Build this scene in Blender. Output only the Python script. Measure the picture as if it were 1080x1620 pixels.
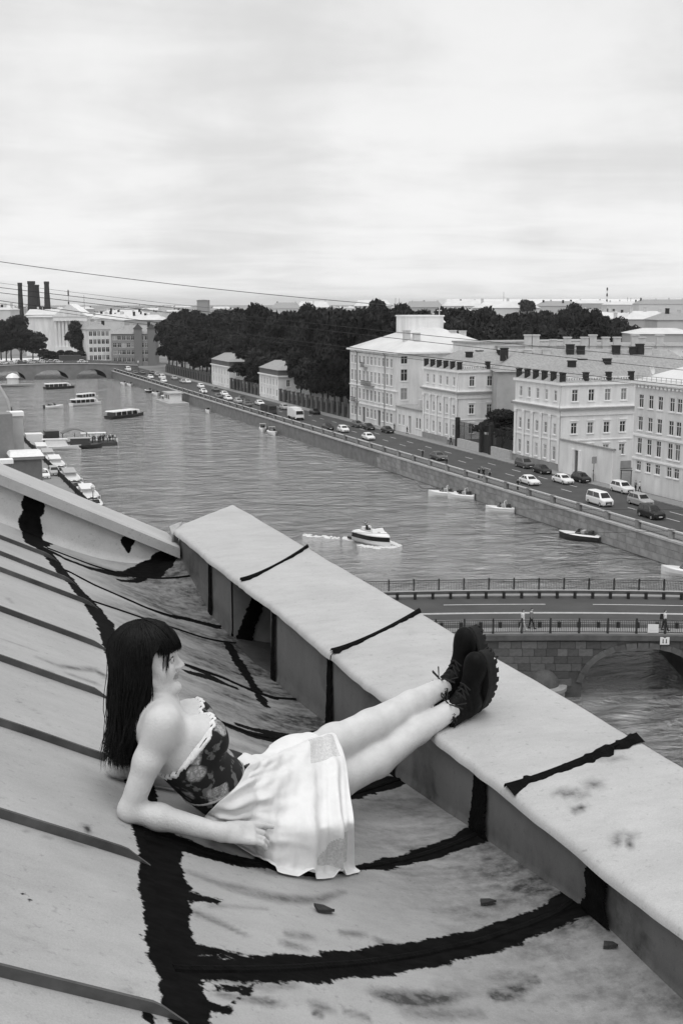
import bpy, bmesh, math, random
import numpy as np
from mathutils import Vector, Matrix
random.seed(7); rng = np.random.default_rng(11)
for o in list(bpy.data.objects): bpy.data.objects.remove(o)
scene = bpy.context.scene
COL = scene.collection

# ------------------------------------------------------------------ camera
# X runs across the river, Y along it (away), Z up; water at z = 0
F, HY, CZ = 1900.0, 478.0, 31.5
PITCH = math.atan((810-HY)/F)
YAW = math.atan(720/(F*math.cos(PITCH)+(810-HY)*math.sin(PITCH)))
cd = bpy.data.cameras.new('camera'); cam = bpy.data.objects.new('camera', cd); COL.objects.link(cam)
cam.location = (0, 0, CZ); cam.rotation_euler = (math.pi/2-PITCH, 0, -YAW)
cd.sensor_fit = 'VERTICAL'; cd.sensor_height = 36; cd.lens = 36*F/1620
cd.clip_start = 0.05; cd.clip_end = 12000
scene.camera = cam
scene.render.resolution_x = 682; scene.render.resolution_y = 1024
FW = np.array([math.sin(YAW)*math.cos(PITCH), math.cos(YAW)*math.cos(PITCH), -math.sin(PITCH)])
RT = np.array([math.cos(YAW), -math.sin(YAW), 0.0]); UP = np.cross(RT, FW)
CP = np.array([0, 0, CZ])
def ray(x, y): return FW+RT*((x-540)/F)+UP*((810-y)/F)
def onz(x, y, z): d = ray(x, y); return CP+d*((z-CZ)/d[2])
def onx(x, y, X): d = ray(x, y); return CP+d*(X/d[0])
def ony(x, y, Y): d = ray(x, y); return CP+d*(Y/d[1])
def at(x, y, w): return CP+ray(x, y)*w
def proj(P):
    v = np.array(P, float)-CP; w = v@FW; return np.array([540+F*(v@RT)/w, 810-F*(v@UP)/w, w])

# ------------------------------------------------------------------ sky, sun, exposure
SUN_DIR = Vector((-0.18, -0.30, 0.93)).normalized()
w = bpy.data.worlds.new('World'); scene.world = w; w.use_nodes = True
nt = w.node_tree; N = nt.nodes; L = nt.links; N.clear()
def node(t, **k):
    n = N.new(t)
    for a, b in k.items(): setattr(n, a, b)
    return n
out = node('ShaderNodeOutputWorld'); bg = node('ShaderNodeBackground')
sky = node('ShaderNodeTexSky'); sky.sky_type = 'NISHITA'; sky.sun_disc = False
sky.sun_elevation = math.asin(SUN_DIR.z); sky.sun_rotation = math.atan2(SUN_DIR.x, SUN_DIR.y)
sky.dust_density = 4.0
bw = node('ShaderNodeRGBToBW'); L.new(sky.outputs[0], bw.inputs[0])
sk = node('ShaderNodeMath', operation='MULTIPLY'); L.new(bw.outputs[0], sk.inputs[0]); sk.inputs[1].default_value = 0.05
geo = node('ShaderNodeNewGeometry'); tc = node('ShaderNodeTexCoord')
sep = node('ShaderNodeSeparateXYZ'); L.new(tc.outputs['Generated'], sep.inputs[0])
zz = node('ShaderNodeMath', operation='MAXIMUM'); L.new(sep.outputs[2], zz.inputs[0]); zz.inputs[1].default_value = 0.0
zp = node('ShaderNodeMath', operation='ADD'); L.new(zz.outputs[0], zp.inputs[0]); zp.inputs[1].default_value = 0.07
cu = node('ShaderNodeMath', operation='DIVIDE'); L.new(sep.outputs[0], cu.inputs[0]); L.new(zp.outputs[0], cu.inputs[1])
cv = node('ShaderNodeMath', operation='DIVIDE'); L.new(sep.outputs[1], cv.inputs[0]); L.new(zp.outputs[0], cv.inputs[1])
cmb = node('ShaderNodeCombineXYZ'); L.new(cu.outputs[0], cmb.inputs[0]); L.new(cv.outputs[0], cmb.inputs[1])
n1 = node('ShaderNodeTexNoise'); L.new(cmb.outputs[0], n1.inputs['Vector'])
n1.inputs['Scale'].default_value = 0.75; n1.inputs['Detail'].default_value = 10; n1.inputs['Roughness'].default_value = 0.58; n1.inputs['Distortion'].default_value = 0.5
n2 = node('ShaderNodeTexNoise'); L.new(tc.outputs['Generated'], n2.inputs['Vector']); n2.inputs['Scale'].default_value = 5.5; n2.inputs['Detail'].default_value = 6; n2.inputs['Roughness'].default_value = .55
mxn = node('ShaderNodeMix'); mxn.data_type = 'FLOAT'; mxn.inputs[0].default_value = .5; L.new(n1.outputs[0], mxn.inputs[2]); L.new(n2.outputs[0], mxn.inputs[3])
mr = node('ShaderNodeMapRange', interpolation_type='SMOOTHSTEP'); L.new(mxn.outputs[0], mr.inputs['Value'])
mr.inputs['From Min'].default_value = 0.36; mr.inputs['From Max'].default_value = 0.62
mr.inputs['To Min'].default_value = 0.64; mr.inputs['To Max'].default_value = 0.80
# the cloud deck is thinner, so brighter, low over the horizon and thicker overhead
gr = node('ShaderNodeMapRange'); L.new(sep.outputs[2], gr.inputs['Value'])
gr.inputs['From Min'].default_value = 0.0; gr.inputs['From Max'].default_value = 0.45
gr.inputs['To Min'].default_value = 1.02; gr.inputs['To Max'].default_value = 0.86
cm = node('ShaderNodeMath', operation='MULTIPLY'); L.new(mr.outputs[0], cm.inputs[0]); L.new(gr.outputs[0], cm.inputs[1])
ad = node('ShaderNodeMix'); ad.data_type = 'FLOAT'; ad.inputs[0].default_value = 0.12
L.new(cm.outputs[0], ad.inputs[2]); L.new(sk.outputs[0], ad.inputs[3])
L.new(ad.outputs[0], bg.inputs['Color']); bg.inputs['Strength'].default_value = 1.0
L.new(bg.outputs[0], out.inputs['Surface'])
sl = bpy.data.lights.new('sun', 'SUN'); so = bpy.data.objects.new('sun', sl); COL.objects.link(so)
sl.energy = 1.5; sl.angle = math.radians(60); sl.color = (1, 1, 1)
so.rotation_euler = (-SUN_DIR).to_track_quat('-Z', 'Y').to_euler(); so.location = (0, 0, 200)
vs = scene.view_settings
vs.view_transform = 'Standard'; vs.look = 'None'; vs.exposure = 0.38; vs.gamma = 1.0; vs.use_curve_mapping = False
scene.render.engine = 'CYCLES'

# ------------------------------------------------------------------ helpers
MATS = {}
def gm(name, v, rough=0.75, var=0.12, scale=6.0, bump=0.0, spec=0.3, metal=0.0, stretch=None, rnd=0.0, bscale=None, emit=0):
    """grey procedural material: mottled base colour, optional relief, optional change from object to object"""
    if name in MATS: return MATS[name]
    m = bpy.data.materials.new(name); m.use_nodes = True; t = m.node_tree; n = t.nodes; l = t.links
    b = n['Principled BSDF']; b.inputs['Roughness'].default_value = rough; b.inputs['Metallic'].default_value = metal
    b.inputs['Specular IOR Level'].default_value = spec
    c = n.new('ShaderNodeTexCoord'); mp = n.new('ShaderNodeMapping'); l.new(c.outputs['Object'], mp.inputs[0])
    if stretch: mp.inputs['Scale'].default_value = stretch
    no = n.new('ShaderNodeTexNoise'); no.inputs['Scale'].default_value = scale; no.inputs['Detail'].default_value = 6
    no.inputs['Roughness'].default_value = 0.6; l.new(mp.outputs[0], no.inputs['Vector'])
    r = n.new('ShaderNodeMapRange'); l.new(no.outputs[0], r.inputs['Value'])
    r.inputs['From Min'].default_value = 0.25; r.inputs['From Max'].default_value = 0.75
    r.inputs['To Min'].default_value = v*(1-var); r.inputs['To Max'].default_value = v*(1+var)
    src = r.outputs[0]
    if rnd:
        oi = n.new('ShaderNodeObjectInfo'); r2 = n.new('ShaderNodeMapRange'); l.new(oi.outputs['Random'], r2.inputs['Value'])
        r2.inputs['To Min'].default_value = 1-rnd; r2.inputs['To Max'].default_value = 1+rnd
        mu = n.new('ShaderNodeMath'); mu.operation = 'MULTIPLY'; l.new(src, mu.inputs[0]); l.new(r2.outputs[0], mu.inputs[1]); src = mu.outputs[0]
    l.new(src, b.inputs['Base Color'])
    if bump:
        bn = n.new('ShaderNodeTexNoise'); bn.inputs['Scale'].default_value = bscale or scale*4; bn.inputs['Detail'].default_value = 5
        l.new(mp.outputs[0], bn.inputs['Vector'])
        bp = n.new('ShaderNodeBump'); bp.inputs['Strength'].default_value = 1.0; bp.inputs['Distance'].default_value = bump
        l.new(bn.outputs[0], bp.inputs['Height']); l.new(bp.outputs[0], b.inputs['Normal'])
    MATS[name] = m; return m

class MB:
    def __init__(s): s.v = []; s.f = []; s.m = []
    def add(s, vs, fs, mi=0):
        b = len(s.v); s.v += [tuple(map(float, p)) for p in vs]; s.f += [tuple(b+i for i in f) for f in fs]; s.m += [mi]*len(fs); return s
    def box(s, x0, x1, y0, y1, z0, z1, mi=0):
        return s.add([(x0,y0,z0),(x1,y0,z0),(x1,y1,z0),(x0,y1,z0),(x0,y0,z1),(x1,y0,z1),(x1,y1,z1),(x0,y1,z1)],
                     [(0,3,2,1),(4,5,6,7),(0,1,5,4),(1,2,6,5),(2,3,7,6),(3,0,4,7)], mi)
    def frus(s, a, z0, b, z1, mi=0):      # a, b: (x0,x1,y0,y1) at z0 and z1
        return s.add([(a[0],a[2],z0),(a[1],a[2],z0),(a[1],a[3],z0),(a[0],a[3],z0),(b[0],b[2],z1),(b[1],b[2],z1),(b[1],b[3],z1),(b[0],b[3],z1)],
                     [(0,3,2,1),(4,5,6,7),(0,1,5,4),(1,2,6,5),(2,3,7,6),(3,0,4,7)], mi)
    def quad(s, a, b, c, d, mi=0): return s.add([a,b,c,d], [(0,1,2,3)], mi)
    def tube(s, path, r, n=6, mi=0, cap=True):
        P = [np.array(p, float) for p in path]; R = r if hasattr(r, '__len__') else [r]*len(P); base = len(s.v)
        for i, p in enumerate(P):
            t = P[min(i+1, len(P)-1)]-P[max(i-1, 0)]; t = t/(np.linalg.norm(t)+1e-9)
            a = np.array([0,0,1.]) if abs(t[2]) < .9 else np.array([1.,0,0]); u = np.cross(t, a); u /= np.linalg.norm(u); q = np.cross(t, u)
            for k in range(n):
                an = 2*math.pi*k/n; s.v.append(tuple(p+R[i]*(math.cos(an)*u+math.sin(an)*q)))
        for i in range(len(P)-1):
            for k in range(n):
                s.f.append((base+i*n+k, base+i*n+(k+1)%n, base+(i+1)*n+(k+1)%n, base+(i+1)*n+k)); s.m.append(mi)
        if cap:
            s.f.append(tuple(base+k for k in range(n))[::-1]); s.m.append(mi)
            s.f.append(tuple(base+(len(P)-1)*n+k for k in range(n))); s.m.append(mi)
        return s
    def lathe(s, prof, n=10, mi=0, cx=0, cy=0, a0=0, a1=2*math.pi):   # prof: (r, z)
        full = abs(a1-a0-2*math.pi) < 1e-6; m = n if full else n+1; base = len(s.v)
        for r, z in prof:
            for k in range(m):
                an = a0+(a1-a0)*k/n; s.v.append((cx+r*math.cos(an), cy+r*math.sin(an), z))
        for i in range(len(prof)-1):
            for k in range(n):
                k2 = (k+1) % m
                s.f.append((base+i*m+k, base+i*m+k2, base+(i+1)*m+k2, base+(i+1)*m+k)); s.m.append(mi)
        return s
    def loft(s, rings, mi=0, cap=True, closed=True):   # rings of equal length
        base = len(s.v); n = len(rings[0])
        for r in rings: s.v += [tuple(map(float, p)) for p in r]
        for i in range(len(rings)-1):
            for k in range(n if closed else n-1):
                k2 = (k+1) % n; s.f.append((base+i*n+k, base+i*n+k2, base+(i+1)*n+k2, base+(i+1)*n+k)); s.m.append(mi)
        if cap and closed:
            s.f.append(tuple(base+k for k in range(n))[::-1]); s.m.append(mi)
            s.f.append(tuple(base+(len(rings)-1)*n+k for k in range(n))); s.m.append(mi)
        return s
    def mesh(s, name, mats, smooth=False):
        me = bpy.data.meshes.new(name); me.from_pydata(s.v, [], s.f)
        for m in (mats if isinstance(mats, (list, tuple)) else [mats]): me.materials.append(m)
        if any(s.m): me.polygons.foreach_set('material_index', s.m)
        if smooth: me.polygons.foreach_set('use_smooth', [True]*len(s.f))
        me.update(); return me
    def build(s, name, mats, parent=None, loc=(0,0,0), rz=0, smooth=False):
        return link(name, s.mesh(name, mats, smooth), parent, loc, rz)
def link(name, me, parent=None, loc=(0,0,0), rz=0):
    o = bpy.data.objects.new(name, me); COL.objects.link(o); o.parent = parent; o.location = loc; o.rotation_euler = (0, 0, rz); return o
def tag(o, label=None, cat=None, group=None, kind=None):
    if label: o['label'] = label
    if cat: o['category'] = cat
    if group: o['group'] = group
    if kind: o['kind'] = kind
    return o
def thing(name, label, cat, loc=(0,0,0), rz=0, group=None, parent=None):
    o = link(name, None, parent, loc, rz); o.empty_display_size = 0.3; return tag(o, label, cat, group)
KIDS = {}
def tree_of(o):
    if not KIDS.get('done'):
        pass
    return [c for c in bpy.data.objects if c.parent == o]
def dup(o, parent=None, loc=None, rz=None, label=None, group=None, kids=None):
    """copy a thing with its parts and sub-parts; kids: a snapshot from snap()"""
    c = o.copy(); COL.objects.link(c); c.parent = parent
    if loc is not None: c.location = loc
    if rz is not None: c.rotation_euler = (0, 0, rz)
    if label: c['label'] = label
    if group: c['group'] = group
    for k in kids.get(o.name, ()): dup(k, c, kids=kids)
    return c
def snap(o):
    d = {}
    def rec(x):
        d[x.name] = [c for c in x.children]
        for c in d[x.name]: rec(c)
    rec(o); return d

# signed distance bodies: smooth unions of tapered limbs and ellipsoids, meshed as one surface
def sd_caps(P, a, b, ra, rb):
    a = np.array(a, float); b = np.array(b, float); ab = b-a; L2 = ab@ab+1e-12
    t = np.clip(((P-a)@ab)/L2, 0, 1)
    return np.linalg.norm(P-a-t[..., None]*ab, axis=-1)-(ra+(rb-ra)*t)
def sd_ell(P, c, r, R=None):
    q = P-np.array(c, float)
    if R is not None: q = q@R              # R columns: local axes
    r = np.array(r, float); k0 = np.linalg.norm(q/r, axis=-1); k1 = np.linalg.norm(q/(r*r), axis=-1)
    return k0*(k0-1.0)/(k1+1e-9)
def smin(a, b, k):
    if k <= 0: return np.minimum(a, b)
    h = np.maximum(k-np.abs(a-b), 0)/k; return np.minimum(a, b)-h*h*k*0.25
class SDF:
    def __init__(s, lo, hi, h):
        s.lo = np.array(lo, float); s.h = h; s.n = np.ceil((np.array(hi)-s.lo)/h).astype(int)+1
        s.D = np.full(s.n, 0.3, np.float32)
    def _sub(s, lo, hi):
        i0 = np.clip(np.floor((lo-s.lo)/s.h).astype(int), 0, s.n-1); i1 = np.clip(np.ceil((hi-s.lo)/s.h).astype(int)+1, 1, s.n)
        g = np.stack(np.meshgrid(*[s.lo[k]+s.h*np.arange(i0[k], i1[k]) for k in range(3)], indexing='ij'), -1)
        return tuple(slice(i0[k], i1[k]) for k in range(3)), g
    def caps(s, a, b, ra, rb=None, k=0.02, op='u'):
        rb = ra if rb is None else rb; a = np.array(a, float); b = np.array(b, float); m = max(ra, rb)+k+3*s.h
        sl, g = s._sub(np.minimum(a, b)-m, np.maximum(a, b)+m); d = sd_caps(g, a, b, ra, rb)
        s.D[sl] = smin(s.D[sl], d, k) if op == 'u' else -smin(-s.D[sl], d, k); return s
    def ell(s, c, r, R=None, k=0.02, op='u'):
        c = np.array(c, float); m = max(r)+k+3*s.h; sl, g = s._sub(c-m, c+m); d = sd_ell(g, c, r, R)
        s.D[sl] = smin(s.D[sl], d, k) if op == 'u' else -smin(-s.D[sl], d, k); return s
    def chain(s, pts, rad, k=0.015):
        for i in range(len(pts)-1): s.caps(pts[i], pts[i+1], rad[i], rad[i+1], k)
        return s
    def pts(s): return np.stack(np.meshgrid(*[s.lo[k]+s.h*np.arange(s.n[k]) for k in range(3)], indexing='ij'), -1)
    def sample(s, P):
        q = (np.asarray(P)-s.lo)/s.h; i = np.clip(np.floor(q).astype(int), 0, s.n-2); f = np.clip(q-i, 0, 1); r = 0
        for a in (0, 1):
            for b in (0, 1):
                for c in (0, 1):
                    wt = (f[..., 0] if a else 1-f[..., 0])*(f[..., 1] if b else 1-f[..., 1])*(f[..., 2] if c else 1-f[..., 2])
                    r = r+wt*s.D[i[..., 0]+a, i[..., 1]+b, i[..., 2]+c]
        return r
def nets(D, lo, h):
    """naive surface nets: verts, quads"""
    S = D < 0; n = np.array(D.shape)
    c = [S[a:n[0]-1+a, b:n[1]-1+b, d:n[2]-1+d] for a in (0,1) for b in (0,1) for d in (0,1)]
    cnt = sum(x.astype(np.int8) for x in c); act = (cnt > 0) & (cnt < 8)
    idx = -np.ones(act.shape, int); ii = np.argwhere(act); idx[act] = np.arange(len(ii))
    acc = np.zeros((len(ii), 3)); num = np.zeros(len(ii))
    cor = [(a,b,d) for a in (0,1) for b in (0,1) for d in (0,1)]
    for p in range(8):
        for q in range(p+1, 8):
            if sum(abs(cor[p][k]-cor[q][k]) for k in range(3)) != 1: continue
            A = D[tuple((ii+cor[p]).T)]; B = D[tuple((ii+cor[q]).T)]; m = (A < 0) != (B < 0)
            t = A[m]/(A[m]-B[m]); acc[m] += np.array(cor[p])+t[:, None]*(np.array(cor[q])-np.array(cor[p])); num[m] += 1
    V = lo+h*(ii+acc/num[:, None]); Q = []
    for ax in range(3):
        u, w_ = (ax+1) % 3, (ax+2) % 3
        s0 = [slice(0, None)]*3; s1 = [slice(0, None)]*3; s0[ax] = slice(0, n[ax]-1); s1[ax] = slice(1, n[ax])
        e = S[tuple(s0)] != S[tuple(s1)]; p = np.argwhere(e)
        p = p[(p[:, u] > 0) & (p[:, w_] > 0) & (p[:, u] < n[u]-1) & (p[:, w_] < n[w_]-1)]
        du = np.zeros(3, int); du[u] = 1; dw = np.zeros(3, int); dw[w_] = 1
        q = np.stack([idx[tuple((p-du-dw).T)], idx[tuple((p-dw).T)], idx[tuple(p.T)], idx[tuple((p-du).T)]], 1)
        ins = S[tuple(p.T)]; q[~ins] = q[~ins][:, ::-1]; Q.append(q)
    return V, np.concatenate(Q)
def np_mesh(name, V, Q, mats, smooth=True):
    me = bpy.data.meshes.new(name); me.from_pydata([tuple(v) for v in V.tolist()], [], [tuple(q) for q in Q.tolist()])
    for m in (mats if isinstance(mats, (list, tuple)) else [mats]): me.materials.append(m)
    if smooth: me.polygons.foreach_set('use_smooth', [True]*len(me.polygons))
    me.update(); return me
def fattr(me, name, vals):
    a = me.attributes.new(name, 'FLOAT', 'POINT'); a.data.foreach_set('value', np.asarray(vals, np.float32).ravel())
def vnoise(x, y, s=1.0, seed=0):
    """cheap smooth 2-D value noise in [0,1]"""
    x = np.asarray(x)*s+seed*17.3; y = np.asarray(y)*s+seed*9.1; xi = np.floor(x); yi = np.floor(y); fx = x-xi; fy = y-yi
    fx = fx*fx*(3-2*fx); fy = fy*fy*(3-2*fy)
    hsh = lambda a, b: np.modf(np.abs(np.sin(a*127.1+b*311.7+seed*74.7)*43758.5453))[0]
    return (hsh(xi, yi)*(1-fx)+hsh(xi+1, yi)*fx)*(1-fy)+(hsh(xi, yi+1)*(1-fx)+hsh(xi+1, yi+1)*fx)*fy
# ------------------------------------------------------------------ the roof the woman lies on
S = 1.08                                   # roof units to metres; origin at the camera, X across, Y along the parapet
def RP(p): return CP+S*np.asarray(p, float)
ZWY = [-3.0, 1.0, 2.1, 2.5, 3.2, 3.85, 4.55, 5.35, 5.9, 6.55, 7.0, 7.3, 9]
ZWZ = [-1.50, -1.57, -1.62, -1.60, -1.665, -1.74, -1.81, -1.90, -1.89, -1.83, -1.68, -1.60, -1.55]
XW = 1.65                                  # inner face of the parapet
def roof_z(X, Y):
    zs = -1.02-0.49*X
    zt = np.interp(Y, ZWY, ZWZ)-0.02+0.10*np.maximum(X-1.3, 0)
    k = 0.20; h = np.maximum(k-np.abs(zs-zt), 0)/k
    z = np.maximum(zs, zt)+h*h*k*0.25
    return z+0.005*(vnoise(X, Y, 2.3, 3)-.5)+0.004*(vnoise(X, Y, 6, 4)-.5)
FY = [-3, 1.85, 2.17, 2.76, 3.9, 4.7, 5.4, 6.0, 6.9, 7.4]; FX = [.38, .40, .43, .50, .62, .75, .86, .82, .78, .76]
def fold_x(Y): return np.interp(Y, FY, FX)
def roof_hit(px, py):
    d = ray(px, py); lo, hi = 0.5, 12.0
    ts = np.linspace(lo, hi, 600); g = d[2]*ts-roof_z(d[0]*ts, d[1]*ts); i = np.argmax(g < 0)
    if i == 0: return None
    t = ts[i-1]+(ts[i]-ts[i-1])*g[i-1]/(g[i-1]-g[i]); return d*t
# strokes of black bitumen, read off along the photograph's joints: (pixel x, pixel y, half width in pixels)
TAR = [
 [(310,1640,32),(292,1580,34),(272,1500,34),(264,1440,33),(258,1385,33),(252,1340,32),(240,1300,26),(222,1240,20),(200,1150,16),(188,1060,13),(176,1012,14),(165,985,15),(148,962,13),(122,932,10),(98,905,10),(75,876,12),(52,858,14)],
 [(285,1534,18),(400,1535,23),(500,1530,23),(600,1520,22),(700,1502,22),(800,1475,21),(880,1444,21),(935,1412,26)],
 [(750,1322,17),(690,1346,12),(620,1364,11),(560,1375,8),(480,1378,8),(400,1364,11),(330,1350,14),(250,1322,18)],
 [(622,1236,17),(580,1250,12),(520,1262,9),(420,1258,9)],
 [(505,1163,12),(450,1171,10),(400,1162,9),(350,1143,6),(318,1128,5)],
 [(480,1166,7),(430,1160,8),(375,1146,6)],
 [(432,1104,8),(392,1090,6),(352,1072,5),(300,1054,4),(270,1045,4)],
 [(372,1088,4),(330,1072,7),(296,1062,6)],
 [(362,1084,4),(340,1072,5),(302,1056,3)],
 [(338,990,9),(300,980,8),(262,972,5),(232,962,4),(196,946,4),(150,926,4),(110,905,4)],
 [(282,868,14),(256,888,17),(236,902,19),(205,908,9),(180,907,8),(140,898,7),(104,884,6),(80,872,8)],
 [(228,912,6),(215,920,4),(190,918,4)],
 [(60,850,22),(52,862,12)],
 [(40,1420,2),(48,1428,3)] ,
 [(420,1116,8),(398,1080,7),(378,1050,8),(362,1020,6)],
 [(236,1500,3),(214,1482,1)], [(220,1570,2),(232,1600,4),(240,1620,5)],
 [(300,1418,10),(330,1424,5),(352,1426,2)], [(300,1500,9),(340,1508,7),(380,1512,3)], [(312,1560,5),(340,1566,4),(380,1564,2)],
 [(330,1590,6),(360,1600,2)], [(350,1606,2),(405,1552,1)],
]
# softer smears: (pixel x, y, half width px, strength)
SMEAR = [
 [(300,1380,7,.55),(360,1402,11,.6),(430,1420,12,.55),(500,1424,9,.5),(545,1410,6,.35)],
 [(310,1445,9,.55),(345,1458,9,.6),(390,1480,4,.4)], [(330,1432,5,.4),(420,1438,4,.25)],
 [(340,1340,10,.5),(420,1378,8,.5),(500,1388,9,.45)],
 [(60,1042,5,.35),(95,1056,6,.45),(150,1062,10,.5),(178,1078,12,.5)], [(60,1060,4,.3),(82,1064,5,.35)],
 [(0,1012,2,.35),(60,1032,3,.35)], [(110,1068,5,.4),(150,1082,7,.4)],
 [(230,1000,5,.35),(300,1020,5,.4),(370,1045,5,.4)], [(300,1095,7,.4),(380,1120,8,.45),(440,1140,7,.4)],
 [(305,1170,14,.35),(390,1185,14,.35),(430,1200,10,.3)], [(240,985,5,.3),(300,1008,5,.35)],
 [(345,1548,8,.55),(420,1562,8,.45),(470,1556,8,.35)], [(340,1572,6,.6),(420,1585,8,.5),(455,1590,3,.3)],
 [(590,1572,10,.55),(620,1578,14,.9),(690,1580,13,.85),(740,1572,9,.4)], [(780,1575,10,.85),(812,1568,14,.9),(850,1552,8,.7)],
 [(640,1600,14,.4),(700,1606,14,.45),(760,1600,12,.35)], [(690,1555,8,.35),(760,1556,8,.4)],
 [(425,1585,7,.95),(428,1586,7,.95)], [(500,1592,11,.55),(520,1596,9,.55)], [(498,1602,6,.98),(504,1603,6,.98)], [(545,1600,6,.5),(580,1610,8,.5)],
 [(455,1478,7,.5),(490,1482,9,.5)], [(450,1492,8,.5),(480,1500,7,.5)], [(540,1476,7,.5),(575,1478,7,.45)], [(600,1490,9,.5),(640,1500,8,.5)],
 [(600,1375,8,.25),(720,1370,12,.25),(850,1360,14,.2)], [(640,1290,20,.25),(700,1300,16,.2)],
 [(700,1570,16,.35),(800,1548,18,.45),(860,1530,14,.3)],
 [(60,1325,2,.3),(90,1330,2,.4),(140,1342,3,.35)], [(28,1310,1.5,.35),(50,1322,1.5,.4)], [(136,1310,5,.9),(140,1318,6,.9)],
 [(0,1475,5,.12),(40,1490,6,.18)], [(60,1497,6,.14),(72,1500,6,.14)], [(190,1556,7,.14),(215,1560,5,.14)], [(185,1572,7,.22),(215,1574,6,.22)],
 [(30,1112,1.5,.3),(60,1130,1.5,.35),(84,1154,1.5,.3)], [(110,1002,1.5,.3),(124,1012,1.5,.35)], [(14,948,4,.3),(18,955,3,.3)],
 [(185,1255,22,.10),(150,1230,20,.08)],
]
def strokes(Ls):
    res = []
    for L_ in Ls:
        q = []
        for s in L_:
            h = roof_hit(s[0], s[1])
            if h is None: continue
            q.append((h[0], h[1], s[2]*(h@FW)/F*1.15, s[3] if len(s) > 3 else 1.0))
        if len(q) > 1: res.append(np.array(q))
    return res
TAR_S = strokes(TAR); SM_S = strokes(SMEAR)
def stroke_field(X, Y, sets, soft=False):
    D = np.full(X.shape, -0.3)
    Sg = np.zeros(X.shape)
    for q in sets:
        for a, b in zip(q[:-1], q[1:]):
            dx, dy = b[0]-a[0], b[1]-a[1]; t = np.clip(((X-a[0])*dx+(Y-a[1])*dy)/(dx*dx+dy*dy+1e-9), 0, 1)
            # the surface is seen at a slant: what is narrow on the picture is longer along Y
            ds = np.hypot(X-a[0]-t*dx, (Y-a[1]-t*dy)*0.62); wd = a[2]+(b[2]-a[2])*t
            D = np.maximum(D, wd-ds)
            if soft: Sg = np.maximum(Sg, (a[3]+(b[3]-a[3])*t)*np.clip(1.25*(1-ds/(wd*1.35)), 0, 1))
    return Sg if soft else D

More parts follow.
